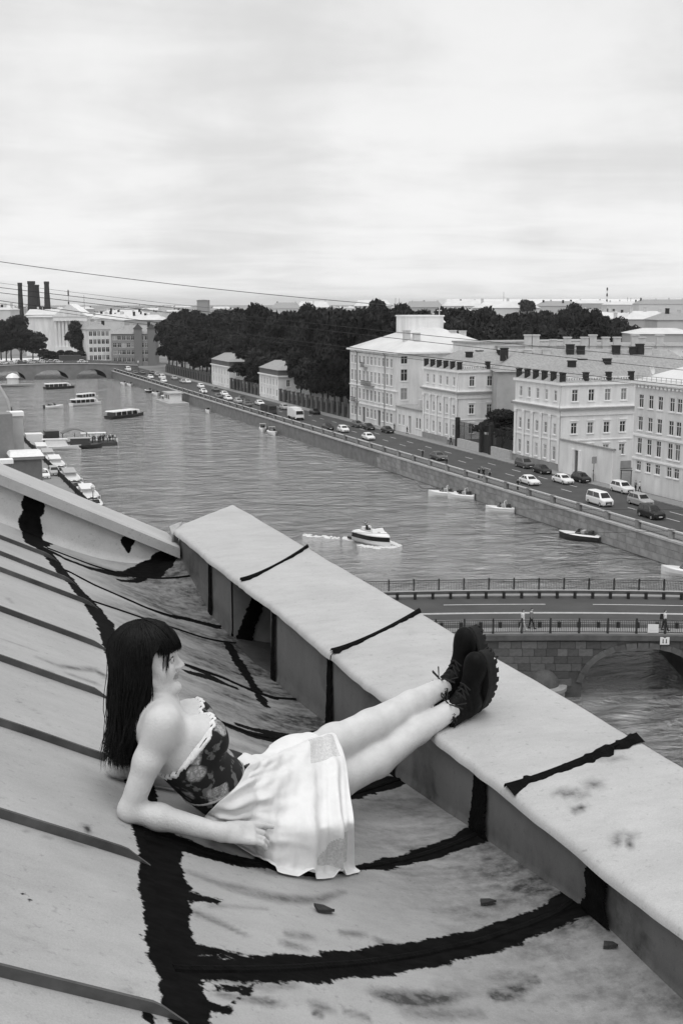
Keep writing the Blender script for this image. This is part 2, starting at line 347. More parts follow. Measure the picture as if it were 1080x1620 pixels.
def roof_mat(name, v, rough=0.5):
    m = bpy.data.materials.new(name); m.use_nodes = True; t = m.node_tree; n = t.nodes; l = t.links
    b = n['Principled BSDF']; b.inputs['Specular IOR Level'].default_value = 0.35
    c = n.new('ShaderNodeTexCoord'); geo = n.new('ShaderNodeNewGeometry')
    def noise(scale, det, vec, ro=.6):
        x = n.new('ShaderNodeTexNoise'); x.inputs['Scale'].default_value = scale; x.inputs['Detail'].default_value = det; x.inputs['Roughness'].default_value = ro
        l.new(vec, x.inputs['Vector']); return x.outputs[0]
    def mapr(src, a, bb, c_, d, smooth=False):
        x = n.new('ShaderNodeMapRange'); x.interpolation_type = 'SMOOTHSTEP' if smooth else 'LINEAR'
        l.new(src, x.inputs['Value'])
        for k, vv in zip(('From Min','From Max','To Min','To Max'), (a, bb, c_, d)): x.inputs[k].default_value = vv
        return x.outputs[0]
    def mth(op, a, bb):
        x = n.new('ShaderNodeMath'); x.operation = op
        for i, q in enumerate((a, bb)):
            if isinstance(q, (int, float)): x.inputs[i].default_value = q
            else: l.new(q, x.inputs[i])
        return x.outputs[0]
    pos = geo.outputs['Position']
    st = n.new('ShaderNodeMapping'); st.inputs['Scale'].default_value = (1.0, 2.3, 1.0); l.new(pos, st.inputs[0])   # brush strokes run down the slope
    a1 = n.new('ShaderNodeAttribute'); a1.attribute_name = 'tar'; a2 = n.new('ShaderNodeAttribute'); a2.attribute_name = 'smear_shade'
    base = mapr(noise(2.2, 6, pos), .3, .7, v*.90, v*1.06)
    speck = mth('MULTIPLY', mapr(noise(45, 4, pos), .60, .74, 1.0, .70), mapr(noise(260, 2, pos), .3, .7, .90, 1.10))
    streak = mapr(noise(6, 8, st.outputs[0], .75), .40, .8, 1.03, .84)
    base = mth('MULTIPLY', mth('MULTIPLY', base, speck), streak)
    brush = noise(5, 5, st.outputs[0], .55)
    smn = mapr(brush, .25, .75, .35, 1.45)
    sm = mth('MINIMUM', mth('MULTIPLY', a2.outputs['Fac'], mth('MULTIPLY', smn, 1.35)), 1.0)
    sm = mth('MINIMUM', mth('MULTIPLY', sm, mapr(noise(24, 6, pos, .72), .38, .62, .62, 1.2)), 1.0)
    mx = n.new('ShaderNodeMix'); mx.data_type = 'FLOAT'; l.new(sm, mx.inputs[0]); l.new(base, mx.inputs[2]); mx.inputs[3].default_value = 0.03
    edge = mth('ADD', a1.outputs['Fac'], mth('ADD', mapr(brush, .2, .8, -.017, .017), mapr(noise(60, 3, pos), .3, .7, -.004, .004)))
    tm = mapr(edge, -.0025, .003, 0, 1, True)
    tcol = mapr(noise(14, 5, st.outputs[0], .7), .3, .8, .002, .010)
    mt = n.new('ShaderNodeMix'); mt.data_type = 'FLOAT'; l.new(tm, mt.inputs[0]); l.new(mx.outputs[0], mt.inputs[2]); l.new(tcol, mt.inputs[3])
    l.new(mt.outputs[0], b.inputs['Base Color'])
    sp = mapr(tm, 0, 1, .35, .03); l.new(sp, b.inputs['Specular IOR Level'])
    rr = n.new('ShaderNodeMix'); rr.data_type = 'FLOAT'; l.new(tm, rr.inputs[0]); rr.inputs[2].default_value = rough; rr.inputs[3].default_value = .8; l.new(rr.outputs[0], b.inputs['Roughness'])
    bp = n.new('ShaderNodeBump'); bp.inputs['Distance'].default_value = 0.004
    hh = mth('ADD', mth('MULTIPLY', tm, .6), mth('ADD', mth('MULTIPLY', noise(5, 3, pos), 1.0), mth('MULTIPLY', mth('MULTIPLY', brush, tm), .7)))
    l.new(hh, bp.inputs['Height']); l.new(bp.outputs[0], b.inputs['Normal']); bp.inputs['Strength'].default_value = .6
    MATS[name] = m; return m
M_ROOF = roof_mat('painted_roof_metal', 0.37); M_WALLSHEET = roof_mat('dull_wall_metal', 0.16, .65); M_GUT = roof_mat('shaded_grimy_gutter', 0.35, .5); M_CAP = roof_mat('pale_cap_metal', 0.44, .5)
M_GABLE = roof_mat('roughcast_gable', 0.50, .8)
M_SEAM = gm('shaded_seam_metal', 0.09, .7, .45, 9, .001, .1); M_TAR = gm('bitumen', 0.006, .8, .5, 25, .004, .03)  # seam metal kept dark, partly painting in the shade on its upright face
M_STUCCO = gm('stucco', 0.42, .9, .15, 1.5, .01)

HOUSE = thing('roof_building', 'city house under the tin roof on which the woman reclines', 'building', (0, 0, 0))
ROOFO = link('roof', None, HOUSE); GABLE = link('gable_wall', None, HOUSE); PAR = link('parapet', None, HOUSE)

def sheet(name, GX, GY, parent, mat, zoff=0.0):
    Z = roof_z(GX, GY)+zoff; P = CP+S*np.stack([GX, GY, Z], -1); a, b_ = GX.shape
    i = np.arange(a*b_).reshape(a, b_); Q = np.stack([i[:-1,:-1], i[:-1,1:], i[1:,1:], i[1:,:-1]], -1).reshape(-1, 4)
    me = np_mesh(name, P.reshape(-1, 3), Q, mat)
    fattr(me, 'tar', stroke_field(GX, GY, TAR_S)); shade_grime = .62*np.clip((GX-.95)/.65, 0, 1)*np.clip(.35+.9*vnoise(GX, GY, 2.2, 6)*vnoise(GX, GY, 7, 16)+.3*vnoise(GX, GY, 1.1, 26), 0, 1)+.38*np.clip((GY-3.4)/1.2, 0, 1)*np.clip((GX-.75)/.25, 0, 1)*np.clip(vnoise(GX*.8, GY*2.5, 2.5, 12)*1.7-.25, 0, 1)  # shade towards the parapet wall painted in as darkening, mixed with grime
    fattr(me, 'smear_shade', np.maximum(stroke_field(GX, GY, SM_S, True), shade_grime))
    return link(name, me, parent)
SEAMS = [-1.52, -.84, -.16, .52, 1.18, 1.86, 2.54, 3.21, 3.92, 4.70, 5.60, 6.06, 6.62, 7.30]
for y0, y1 in zip(SEAMS[:-1], SEAMS[1:]):
    v = np.linspace(0, 1, max(8, int((y1-y0)/.016)) if y1 > 1 else 8)
    u = np.concatenate([np.linspace(-5, -.6, 8)[:-1], np.linspace(-.6, 1, 90 if y1 > 1 else 20)])
    YY = y0+(y1-y0)*np.repeat(v[:, None], len(u), 1); XE = fold_x(YY)+.012
    UU = np.repeat(u[None], len(v), 0); XX = np.where(UU < -.6, UU, -.6+(UU+.6)/1.6*(XE+.6))
    sheet('roof_sheet', XX, YY, ROOFO, M_ROOF, 0.004)
def ribbon(pts, off, name, mat, parent, taper=False):
    """a standing fold: pts along the seam on the roof, off = list of (dy, dz) of its section"""
    xe = pts[-1][0]; fl = lambda x: (min(1, .15+max(0, xe-x)/.06) if taper else 1)
    rings = [[CP+S*np.array([x, y+dy*(1.6-.6*fl(x)), roof_z(x, y)+dz*fl(x)]) for dy, dz in off] for x, y in pts]
    m = MB(); m.loft(rings); return m.build(name, mat, parent, smooth=False)
for y in SEAMS[1:-1]:
    xs = np.concatenate([np.linspace(-4.9, -.5, 12), np.linspace(-.45, float(fold_x(y))+.01, 60)])
    wob = lambda x: .004*(vnoise(x, y, 5, 8)-.5)
    ribbon([(x, y+wob(x)) for x in xs], [(-.005, -.004), (-.009, .027), (-.004, .029), (.001, -.004)], 'standing_seam', M_SEAM, ROOFO, True)
# gutter trough between the slope and the parapet, its sheets laid askew; the joints follow the tarred lines
TS = [-1.5, -.8, -.1, .55, 1.15, 1.82, 2.50, 3.17, 3.88, 4.58, 5.38, 6.0, 6.58, 7.05, 7.30]
def skew(yw): return .33 if yw < 6.2 else .33*max(0, (7.3-yw)/1.1)
SEAM_OF = {2.50: 1, 3.17: 2, 3.88: 3, 4.58: 4, 5.38: 6, 6.58: 9}
def seam_y(yw, X):
    Yd = yw-skew(yw)*np.clip((XW-X)/1.1, 0, 1.2)
    if yw in SEAM_OF:
        q = STROKE_BY[SEAM_OF[yw]]; q = q[np.argsort(q[:, 0])]
        dy = q[:, 1]-(yw-skew(yw)*np.clip((XW-q[:, 0])/1.1, 0, 1.2)); return Yd+np.interp(X, q[:, 0], dy)
    return Yd
STROKE_BY = {k: strokes([TAR[k]])[0] for k in SEAM_OF.values()}
for y0, y1 in zip(TS[:-1], TS[1:]):
    fine = y1 > 1
    v = np.linspace(0, 1, max(8, int((y1-y0)/.014)) if fine else 6); u = np.linspace(0, 1, 100 if fine else 12)
    V_, U_ = np.meshgrid(v, u, indexing='ij'); XX = .6+(XW+.02-.6)*U_
    for it in range(3):
        YY = seam_y(y0, XX)*(1-V_)+seam_y(y1, XX)*V_
        Y0 = YY[:, :1]; XX = fold_x(Y0)+(XW+.02-fold_x(Y0))*U_
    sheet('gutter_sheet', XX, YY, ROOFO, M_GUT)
for yw in TS[1:-1]:
    if yw < .5: continue
    x0 = float(fold_x(yw-skew(yw))); pts = [(x, float(seam_y(yw, np.array(x)))) for x in np.linspace(x0, XW-.01, 60)]
    ribbon(pts, [(-.012, -.002), (-.008, .005), (.002, .007), (.012, .004), (.014, -.002)], 'gutter_seam', M_TAR, ROOFO)

# parapet: inner wall of metal sheets, a drain opening, pale cap sheets with tarred joints
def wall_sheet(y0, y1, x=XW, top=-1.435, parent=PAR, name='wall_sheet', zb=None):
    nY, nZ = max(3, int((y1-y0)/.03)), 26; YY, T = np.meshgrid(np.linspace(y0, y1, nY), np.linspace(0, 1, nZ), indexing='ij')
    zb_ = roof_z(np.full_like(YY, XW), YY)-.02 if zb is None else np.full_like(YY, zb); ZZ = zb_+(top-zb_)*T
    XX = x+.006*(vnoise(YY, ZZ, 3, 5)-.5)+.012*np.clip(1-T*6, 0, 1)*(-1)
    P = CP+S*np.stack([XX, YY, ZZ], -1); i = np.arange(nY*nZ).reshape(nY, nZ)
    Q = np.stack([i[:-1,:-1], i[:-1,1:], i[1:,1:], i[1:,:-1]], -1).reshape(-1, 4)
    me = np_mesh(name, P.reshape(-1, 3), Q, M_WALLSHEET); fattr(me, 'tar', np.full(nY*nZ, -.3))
    h = (ZZ-zb_).ravel(); fattr(me, 'smear_shade', np.clip(.35-h*2.2, 0, .35)+.25*(vnoise(YY.ravel(), ZZ.ravel(), 4, 2) > .72)); return link(name, me, parent)
def ragged(name, A, B, width, nrm, parent, seed=0, mat=None, n=70, amp=.35, thick=.004, bow=None):
    """a strip of brushed tar from A to B lying on a surface with normal nrm"""
    A = np.array(A, float); B = np.array(B, float); d = B-A; nrm = np.array(nrm, float); s_ = np.cross(d, nrm); s_ /= np.linalg.norm(s_); r = np.random.default_rng(seed)
    W = width if hasattr(width, '__len__') else [width, width]; rows = []
    j0 = np.cumsum(r.normal(0, .25, n)); j1 = np.cumsum(r.normal(0, .25, n)); j0 -= np.linspace(j0[0], j0[-1], n); j1 -= np.linspace(j1[0], j1[-1], n)
    for k in range(n):
        t = k/(n-1); wd = np.interp(t, np.linspace(0, 1, len(W)), W)/2; c = A+d*t+(np.array(bow)*4*t*(1-t) if bow is not None else 0)
        e0 = wd*(1+amp*(.35*j0[k]+r.normal(0, .16))); e1 = wd*(1+amp*(.35*j1[k]+r.normal(0, .16)))
        rows.append([c-s_*e0+nrm*.0005, c-s_*e0*.9+nrm*thick, c+nrm*thick*1.3, c+s_*e1*.9+nrm*thick, c+s_*e1+nrm*.0005])
    m = MB(); m.loft([[RP(p) for p in q] for q in rows], closed=False); return m.build(name, mat or M_TAR, parent)
WJ = [-1.5, .9, 1.80, 2.50, 3.17, 3.88, 4.56, 5.40]
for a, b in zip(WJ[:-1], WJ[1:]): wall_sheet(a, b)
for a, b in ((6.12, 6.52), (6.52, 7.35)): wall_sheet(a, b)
def rz_(y): return float(roof_z(np.array(XW), np.array(y)))
for y, wd in ((1.80, .06), (2.50, .10), (3.17, .085), (3.88, .07), (4.54, .06), (5.33, .05), (6.55, .055)):
    ragged('tar_joint', (XW-.012, y, rz_(y)+.0), (XW-.006, y, -1.44), [wd*1.5, wd, wd, wd*.8], (-1, 0, 0), PAR, seed=int(y*100))
# drain opening
nb = -1.99
for yy in (5.40, 6.12):
    m = MB(); m.quad(*[RP(p) for p in ((XW+.01,yy,nb),(XW+.26,yy,nb),(XW+.26,yy,-1.43),(XW+.01,yy,-1.43))]); m.build('drain_cheek', gm('cheek_metal', .2, .6, .3, 6), PAR)
wall_sheet(5.38, 6.14, x=XW+.25, zb=-1.80, name='drain_back')
m = MB(); m.quad(*[RP(p) for p in ((XW-.02,5.38,rz_(5.4)+.004),(XW+.27,5.38,-1.86),(XW+.27,6.14,-1.86),(XW-.02,6.14,rz_(6.1)+.004))]); m.build('drain_floor', gm('drain_floor', .05, .6, .4, 6, .004), PAR)
ragged('tar_joint', (XW+.012, 6.105, -1.96), (XW+.20, 6.105, -1.44), .10, (0, -1, 0), PAR, seed=5)
ragged('tar_joint', (XW+.235, 6.03, -1.80), (XW+.235, 6.03, -1.44), .12, (-1, 0, 0), PAR, seed=6)
# cap
CJI = [-1.5, .1, 1.50, 2.97, 4.47, 5.84, 7.47]; CJO = [-1.5, .15, 1.62, 3.20, 4.95, 6.55, 8.18]; XI, XO, ZC_ = 1.625, 2.235, -1.42
def cap_pt(a, b, u, v):      # u along 0..1 between joints a and b (pairs inner, outer), v across 0..1
    x = XI+(XO-XI)*v; y = (a[0]+(a[1]-a[0])*v**1.25)*(1-u)+(b[0]+(b[1]-b[0])*v**1.25)*u; return x, y
for k in range(len(CJI)-1):
    a = (CJI[k], CJO[k]); b = (CJI[k+1], CJO[k+1])
    U_, V_ = np.meshgrid(np.linspace(0, 1, 50), np.linspace(-.06, 1.06, 30), indexing='ij'); VC = np.clip(V_, 0, 1)
    XX, YY = cap_pt(a, b, U_, VC)
    edge = np.clip(-V_, 0, 1)/.06; edge2 = np.clip(V_-1, 0, 1)/.06
    XX = XX+(.022*(vnoise(YY, YY*0+k, 2.6, 7)-.5)+.008*(vnoise(YY, YY*0+k, 14, 17)-.5))*(1-VC)-.004*edge
    ZZ = ZC_+.010*(vnoise(XX, YY, 2.5, 9)-.5)+.005*(vnoise(XX, YY, 7, 19)-.5)+.010*np.sin(VC*math.pi)-.028*(edge+edge2)
    P = CP+S*np.stack([XX, YY, ZZ], -1); i = np.arange(U_.size).reshape(U_.shape)
    Q = np.stack([i[:-1,:-1], i[1:,:-1], i[1:,1:], i[:-1,1:]], -1).reshape(-1, 4)
    me = np_mesh('cap_sheet', P.reshape(-1, 3), Q, M_CAP)
    sm_ = np.zeros(U_.size); px = np.array([proj(q)[:2] for q in P.reshape(-1, 3)])
    for (cx, cy, rx, ry, s_) in [(915,1280,14,5,.8),(940,1240,16,7,.5),(985,1335,16,3.5,.9),(985,1322,20,5,.6),(905,1255,26,6,.6),(960,1200,30,5,.4),(650,1000,9,4,.1)]:
        sm_ = np.maximum(sm_, s_*np.clip(1.5-np.hypot((px[:,0]-cx)/rx, (px[:,1]-cy)/ry), 0, 1))
    fattr(me, 'tar', np.full(U_.size, -.3)); fattr(me, 'smear_shade', sm_); link('cap_sheet', me, PAR)
for k in range(2, len(CJI)-1):
    a = (CJI[k], CJO[k]); pts = [cap_pt(a, a, 0, v) for v in np.linspace(0, 1, 24)]
    m = MB(); wd = {3: .034, 4: .022, 5: .020}.get(k, .02); r = np.random.default_rng(k); rings = []
    for x, y in pts:
        e = wd*(1+r.normal(0, .28)); e2 = wd*(1+r.normal(0, .28))
        rings.append([RP((x, y+q, ZC_+z)) for q, z in ((-e, .004), (-.008, .016), (.006, .020), (.012, .012), (e2, .004))])
    m.loft(rings, closed=False); m.build('cap_joint', M_TAR, PAR)
# core of the parapet (solid behind the sheets)
m = MB(); c0, c1 = RP((XW+.03, -1.5, -2.3)), RP((XO-.03, 5.385, -1.452)); m.box(c0[0], c1[0], c0[1], c1[1], c0[2], c1[2])
c0, c1 = RP((XW+.28, 5.386, -2.3)), RP((XO-.03, 6.13, -1.452)); m.box(c0[0], c1[0], c0[1], c1[1], c0[2], c1[2])
c0, c1 = RP((XW+.03, 6.131, -2.3)), RP((XO-.03, 7.34, -1.452)); m.box(c0[0], c1[0], c0[1], c1[1], c0[2], c1[2])
c0, c1 = RP((XW+.30, 7.341, -2.3)), RP((XO-.03, 7.95, -1.452)); m.box(c0[0], c1[0], c0[1], c1[1], c0[2], c1[2]); m.build('parapet_core', M_STUCCO, PAR)

# gable wall at the far end with its sloping coping
GYF = 7.30
xs = np.linspace(-5, XW, 160); T = np.linspace(0, 1, 40); XX, TT = np.meshgrid(xs, T, indexing='ij')
zb_ = roof_z(XX, np.full_like(XX, GYF))-.03; zt_ = -1.02-.49*XX+.255; ZZ = zb_+(zt_-zb_)*TT; YYg = np.full_like(XX, GYF)-.06*np.clip(1-TT*3, 0, 1)**2
P = CP+S*np.stack([XX, YYg, ZZ], -1); i = np.arange(XX.size).reshape(XX.shape); Q = np.stack([i[:-1,:-1], i[1:,:-1], i[1:,1:], i[:-1,1:]], -1).reshape(-1, 4)
me = np_mesh('gable_face', P.reshape(-1, 3), Q, M_GABLE); px = np.array([proj(q)[:2] for q in P.reshape(-1, 3)])
def blob(cx, cy, rx, ry): return 1-np.hypot((px[:,0]-cx)/rx, (px[:,1]-cy)/ry)
tarv = np.full(len(px), -.3)
for cx, cy, rx, ry in ((55,775,16,30),(54,800,18,30),(50,830,20,30),(46,855,22,22),(203,856,12,11),(206,868,5,9),(282,868,22,14),(262,882,22,14),(240,898,26,12),(215,905,16,8),(190,907,16,6),(160,903,20,5)):
    tarv = np.maximum(tarv, blob(cx, cy, rx, ry)*.06)
fattr(me, 'tar', tarv); fattr(me, 'smear_shade', np.zeros(len(px))); link('gable_face', me, GABLE)
m = MB()
sec = [(-.045, .235), (-.048, .300), (-.030, .312), (.33, .335), (.345, .325), (.345, .24)]
m.loft([[RP((x, GYF+dy, -1.02-.49*x+dz)) for dy, dz in sec] for x in np.linspace(-5, XW-.02, 40)]); me = m.mesh('coping', M_CAP)
fattr(me, 'tar', np.full(len(me.vertices), -.3)); fattr(me, 'smear_shade', np.zeros(len(me.vertices))); link('coping', me, GABLE)
m = MB(); rows = []
for x in np.linspace(-5, XW, 3): rows.append([RP((x, GYF+dy, z)) for dy, z in ((.01, -3), (.01, -1.02-.49*x+.24), (.30, -1.02-.49*x+.24), (.30, -3))])
m.loft(rows); m.build('gable_core', M_STUCCO, GABLE)
# crumpled flashing where the gable meets the parapet
m = MB(); fl = [((1.60, 7.28, -1.66), (1.66, 7.36, -1.66)), ((1.61, 7.30, -1.56), (1.67, 7.40, -1.55)), ((1.585, 7.29, -1.50), (1.66, 7.42, -1.49)), ((1.60, 7.33, -1.44), (1.68, 7.46, -1.44)), ((1.59, 7.37, -1.395), (1.70, 7.50, -1.40)), ((1.63, 7.44, -1.40), (1.72, 7.58, -1.41))]
m.loft([[RP(a), RP(b)] for a, b in fl], closed=False); m.build('flashing', gm('flashing_metal', .4, .5, .3, 12, .004), GABLE)
# walls of the house below
m = MB(); zt = CZ-2.5; m.box(-30, S*2.17, -40, S*7.62, 3.2, zt); m.build('house_wall', M_STUCCO, HOUSE)
# scraps and leaves lying in the gutter
def scrap(px_, py_, w_, l_, label, rz_a, mat):
    h = roof_hit(px_, py_); P0 = RP(h); o_z = .003*1
    pts = [(-l_, -w_*.7), (-l_*.4, -w_), (l_*.8, -w_*.8), (l_, w_*.3), (l_*.3, w_), (-l_*.9, w_*.6)]; e = .03
    gx = [(h[0]*S+x*math.cos(rz_a)-y*math.sin(rz_a), h[1]*S+x*math.sin(rz_a)+y*math.cos(rz_a)) for x, y in pts]
    top = [(x, y, CZ+S*float(roof_z(np.array(x/S), np.array(y/S)))+.010+.004*((i*7) % 3)) for i, (x, y) in enumerate(gx)]; bot = [(x, y, z-.008) for x, y, z in top]
    c = np.mean(top, axis=0); m = MB(); m.loft([[np.array(p)-c for p in bot], [np.array(p)-c for p in top]])
    o = m.build('roofing_scrap', mat, None, tuple(c)); tag(o, label, 'scrap', 'scraps of roofing felt in the gutter'); return o
scrap(513, 1443, .016, .030, 'squarish dark scrap of roofing felt in the gutter, left of the other two', .3, gm('felt', .03, .8, .4, 40, .002))
scrap(772, 1431, .012, .026, 'dark scrap of roofing felt right of the skirt, above the long tar seam', -.1, gm('felt', .03))
scrap(965, 1500, .010, .020, 'small dark scrap of roofing felt closest to the parapet corner at lower right', -.5, gm('felt', .03))
# ------------------------------------------------------------------ water, ground, roads
def water_mat():
    m = bpy.data.materials.new('river_water'); m.use_nodes = True; t = m.node_tree; n = t.nodes; l = t.links
    b = n['Principled BSDF']; b.inputs['Base Color'].default_value = (.10, .10, .10, 1); b.inputs['Roughness'].default_value = .06
    b.inputs['IOR'].default_value = 2.5; b.inputs['Specular IOR Level'].default_value = .9
    g = n.new('ShaderNodeNewGeometry')
    def wave(sx, sy, sc, det, rot):
        mp = n.new('ShaderNodeMapping'); mp.inputs['Scale'].default_value = (sx, sy, 1); mp.inputs['Rotation'].default_value = (0, 0, rot)
        l.new(g.outputs['Position'], mp.inputs[0]); x = n.new('ShaderNodeTexNoise'); x.inputs['Scale'].default_value = sc; x.inputs['Detail'].default_value = det
        x.inputs['Roughness'].default_value = .62; x.inputs['Distortion'].default_value = .6; l.new(mp.outputs[0], x.inputs['Vector']); return x.outputs[0]
    def mth(op, a, c):
        x = n.new('ShaderNodeMath'); x.operation = op
        for i, q in enumerate((a, c)):
            if isinstance(q, (int, float)): x.inputs[i].default_value = q
            else: l.new(q, x.inputs[i])
        return x.outputs[0]
    h = mth('ADD', mth('MULTIPLY', wave(.75, 1.25, .34, 9, .36), 1.0), mth('MULTIPLY', wave(.6, 1.1, .11, 3, .3), 1.3))
    bp = n.new('ShaderNodeBump'); bp.inputs['Distance'].default_value = 2.6; bp.inputs['Strength'].default_value = 1.0
    l.new(h, bp.inputs['Height']); l.new(bp.outputs[0], b.inputs['Normal']); return m
M_WATER = water_mat()
M_ASPH = gm('asphalt', .075, .9, .18, .35, .004, .2, bscale=30); M_PAVE = gm('paving', .26, .9, .14, .8, .004, .2, bscale=12)
M_GRAN = gm('granite', .27, .85, .25, 1.2, .02, .25, rnd=.16, bscale=9); M_GRAN_L = gm('pale_granite', .46, .85, .15, 2, .01, .25, rnd=.06)
M_PAINT = gm('road_paint', .62, .8, .2, 3); M_IRON = gm('cast_iron', .022, .55, .3, 8, 0, .3); M_LEAFG = gm('city_ground', .2, .95, .3, .05)
m = MB(); m.quad((16, -90, 0), (110, -90, 0), (110, 640, 0), (16, 640, 0)); tag(m.build('water', M_WATER), kind='structure')
LB = [(25.3, -90), (25.3, 260), (32.6, 372), (39, 505), (42, 640)]           # left bank line
def lbx(y): return float(np.interp(y, [p[1] for p in LB], [p[0] for p in LB]))
m = MB(); g = 3.1
for a, b in zip(LB[:-1], LB[1:]): m.quad((-6000, a[1], g), (a[0]-.7, a[1], g), (b[0]-.7, b[1], g), (-6000, b[1], g))
m.quad((87.8, -90, g), (8000, -90, g), (8000, 640, g), (87.8, 640, g)); m.quad((-6000, 640, g), (8000, 640, g), (8000, 11000, g), (-6000, 11000, g))
m.quad((-6000, -2000, g), (8000, -2000, g), (8000, -90, g), (-6000, -90, g)); tag(m.build('ground', M_LEAFG), kind='structure')
m = MB(); m.box(90.3, 102.4, 60, 640, 3.05, 3.15); tag(m.build('road', M_ASPH), kind='structure')
m = MB(); m.box(102.4, 105.1, 60, 500, 3.06, 3.29); tag(m.build('pavement', M_PAVE), kind='structure')
m = MB(); m.box(87.75, 90.3, 60, 508, 3.06, 3.29); tag(m.build('promenade', M_PAVE), kind='structure')
m = MB(); m.box(12.5, 20.5, -60, 300, 3.05, 3.15); tag(m.build('quay_road', M_ASPH), kind='structure')
m = MB(); m.box(20.5, 24.5, -60, 258, 3.06, 3.29); tag(m.build('quay_pavement', M_PAVE), kind='structure')
dash = MB().box(-.08, .08, -1.5, 1.5, 0, .006).mesh('lane_dash', M_PAINT)
LANES = link('lane_marking', None); tag(LANES, kind='structure')
for i in range(24): link('lane_dash', dash, LANES, (95.6, 122+i*9.0, 3.152))
for i in range(22): link('lane_dash', dash, LANES, (99.0, 126+i*9.0, 3.152))

# ------------------------------------------------------------------ right embankment
EMB = thing('embankment_wall', 'granite embankment wall with iron railing along the road across the river', 'embankment', (87, 60, 0))
m = MB(); m.box(.12, .9, 0, 452, -1, 2.96); m.build('wall_core', gm('granite_core', .20, .9, .25, .6, .03, .2, bscale=4), EMB)
m = MB(); m.box(-.16, .95, 0, 452, 2.96, 3.22); m.build('ledge', M_GRAN_L, EMB)
blk = [MB().box(-.0, .14, .02, L_-.02, .012, .94).mesh('stone_block', M_GRAN) for L_ in (1.9, 2.4, 2.9)]
r = random.Random(3)
for c in range(3):
    y = 50-c*1.1
    while y < 152:
        k = r.randrange(3); o = link('stone_block', blk[k], EMB, (-.01-.03*r.random(), y, .08+c*.96)); y += (1.9, 2.4, 2.9)[k]
def rail_panel_mesh(Ln, h, bars, name='railing_panel', post=.0):
    m = MB(); m.box(-.02, .02, 0, Ln, .08, .13); m.box(-.025, .025, 0, Ln, h-.06, h-.01); m.box(-.02, .02, 0, Ln, h*.76, h*.76+.03)
    for i in range(bars): y = Ln*(i+.5)/bars; m.box(-.012, .012, y-.014, y+.014, .1, h-.03)
    return m.mesh(name, M_IRON)
pan = rail_panel_mesh(6.3, .98, 36); ped = MB().box(-.24, .24, -.34, .34, 0, 1.04).box(-.28, .28, -.38, .38, 1.04, 1.16).box(-.27, .27, -.37, .37, 0, .14).mesh('pedestal', M_GRAN)
hr = MB().box(-.20, .20, 0, 6.3, .98, 1.1).mesh('top_rail', M_GRAN_L)
for i in range(63):
    y = 4+i*7.0
    link('pedestal', ped, EMB, (.45, y, 3.22)); link('railing_panel', pan, EMB, (.45, y+.35, 3.22)); link('top_rail', hr, EMB, (.45, y+.35, 3.22))
# left quay
QUAY = thing('quay_wall', 'low granite quay wall with dark railing along the left bank', 'embankment', (0, 0, 0))
m = MB()
for a, b in zip(LB[:-1], LB[1:]):
    m = MB(); m.loft([[(p[0]-.9, p[1], -1), (p[0], p[1], -1), (p[0]-.08, p[1], 3.25), (p[0]-.9, p[1], 3.25)] for p in (a, b)]); m.build('quay_section', M_GRAN, QUAY)
pan2 = rail_panel_mesh(6.2, 1.05, 36)
for i in range(60):
    y = 130+i*6.3; x = lbx(y)-.4
    if y > 330: break
    o = link('railing_panel', pan2, QUAY, (x, y, 3.25), -math.atan2(lbx(y+6.3)-lbx(y), 6.3)); o = link('railing_post', MB().box(-.12, .12, -.12, .12, 0, 1.15).mesh('railing_post', M_IRON) if i == 0 else QP, QUAY, (x, y-.05, 3.25))
    if i == 0: QP = o.data

# ------------------------------------------------------------------ near bridge
BA = math.radians(-20.8); BE = np.array([math.cos(BA), math.sin(BA), 0]); BN = np.array([-math.sin(BA), math.cos(BA), 0]); BO = np.array([47.46, 82.06, 0])
BR = thing('stone_bridge', 'near stone bridge with iron railings and lane markings, right of the boots', 'bridge', tuple(BO), BA)
def bz(s): return 5.1+.05-.0009*(s-3)**2          # deck height
SS = np.linspace(-24, 46, 48)
def strip(name, t0, t1, dz, mat, thick=.3, s0=-24, s1=46, parent=None):
    m = MB(); ss = np.linspace(s0, s1, max(2, int((s1-s0)/1.5))); m.loft([[(s, t0, bz(s)+dz-thick), (s, t1, bz(s)+dz-thick), (s, t1, bz(s)+dz), (s, t0, bz(s)+dz)] for s in ss]); return m.build(name, mat, parent or BR)
strip('roadway', 1.7, 12.4, 0, M_ASPH, .5); strip('near_pavement', -.1, 1.7, .14, M_PAVE, .5); strip('far_pavement', 12.4, 14.9, .14, M_PAVE, .5)
strip('cornice', -.55, -.1, .10, gm('bridge_stone_dark', .10, .9, .3, 1, .02), .42); strip('cornice', 14.9, 15.3, .10, M_GRAN, .42)
strip('painted_line', 6.72, 6.86, .006, M_PAINT, .004); strip('painted_line', 6.98, 7.12, .006, M_PAINT, .004)
for t, ph, ln, gap in ((9.9, 0, 9, 4.2), (4.1, 3, 7, 6)):
    s = -20+ph
    while s < 40: strip('lane_dash', t-.07, t+.07, .006, M_PAINT, .004, s, s+ln); s += ln+gap
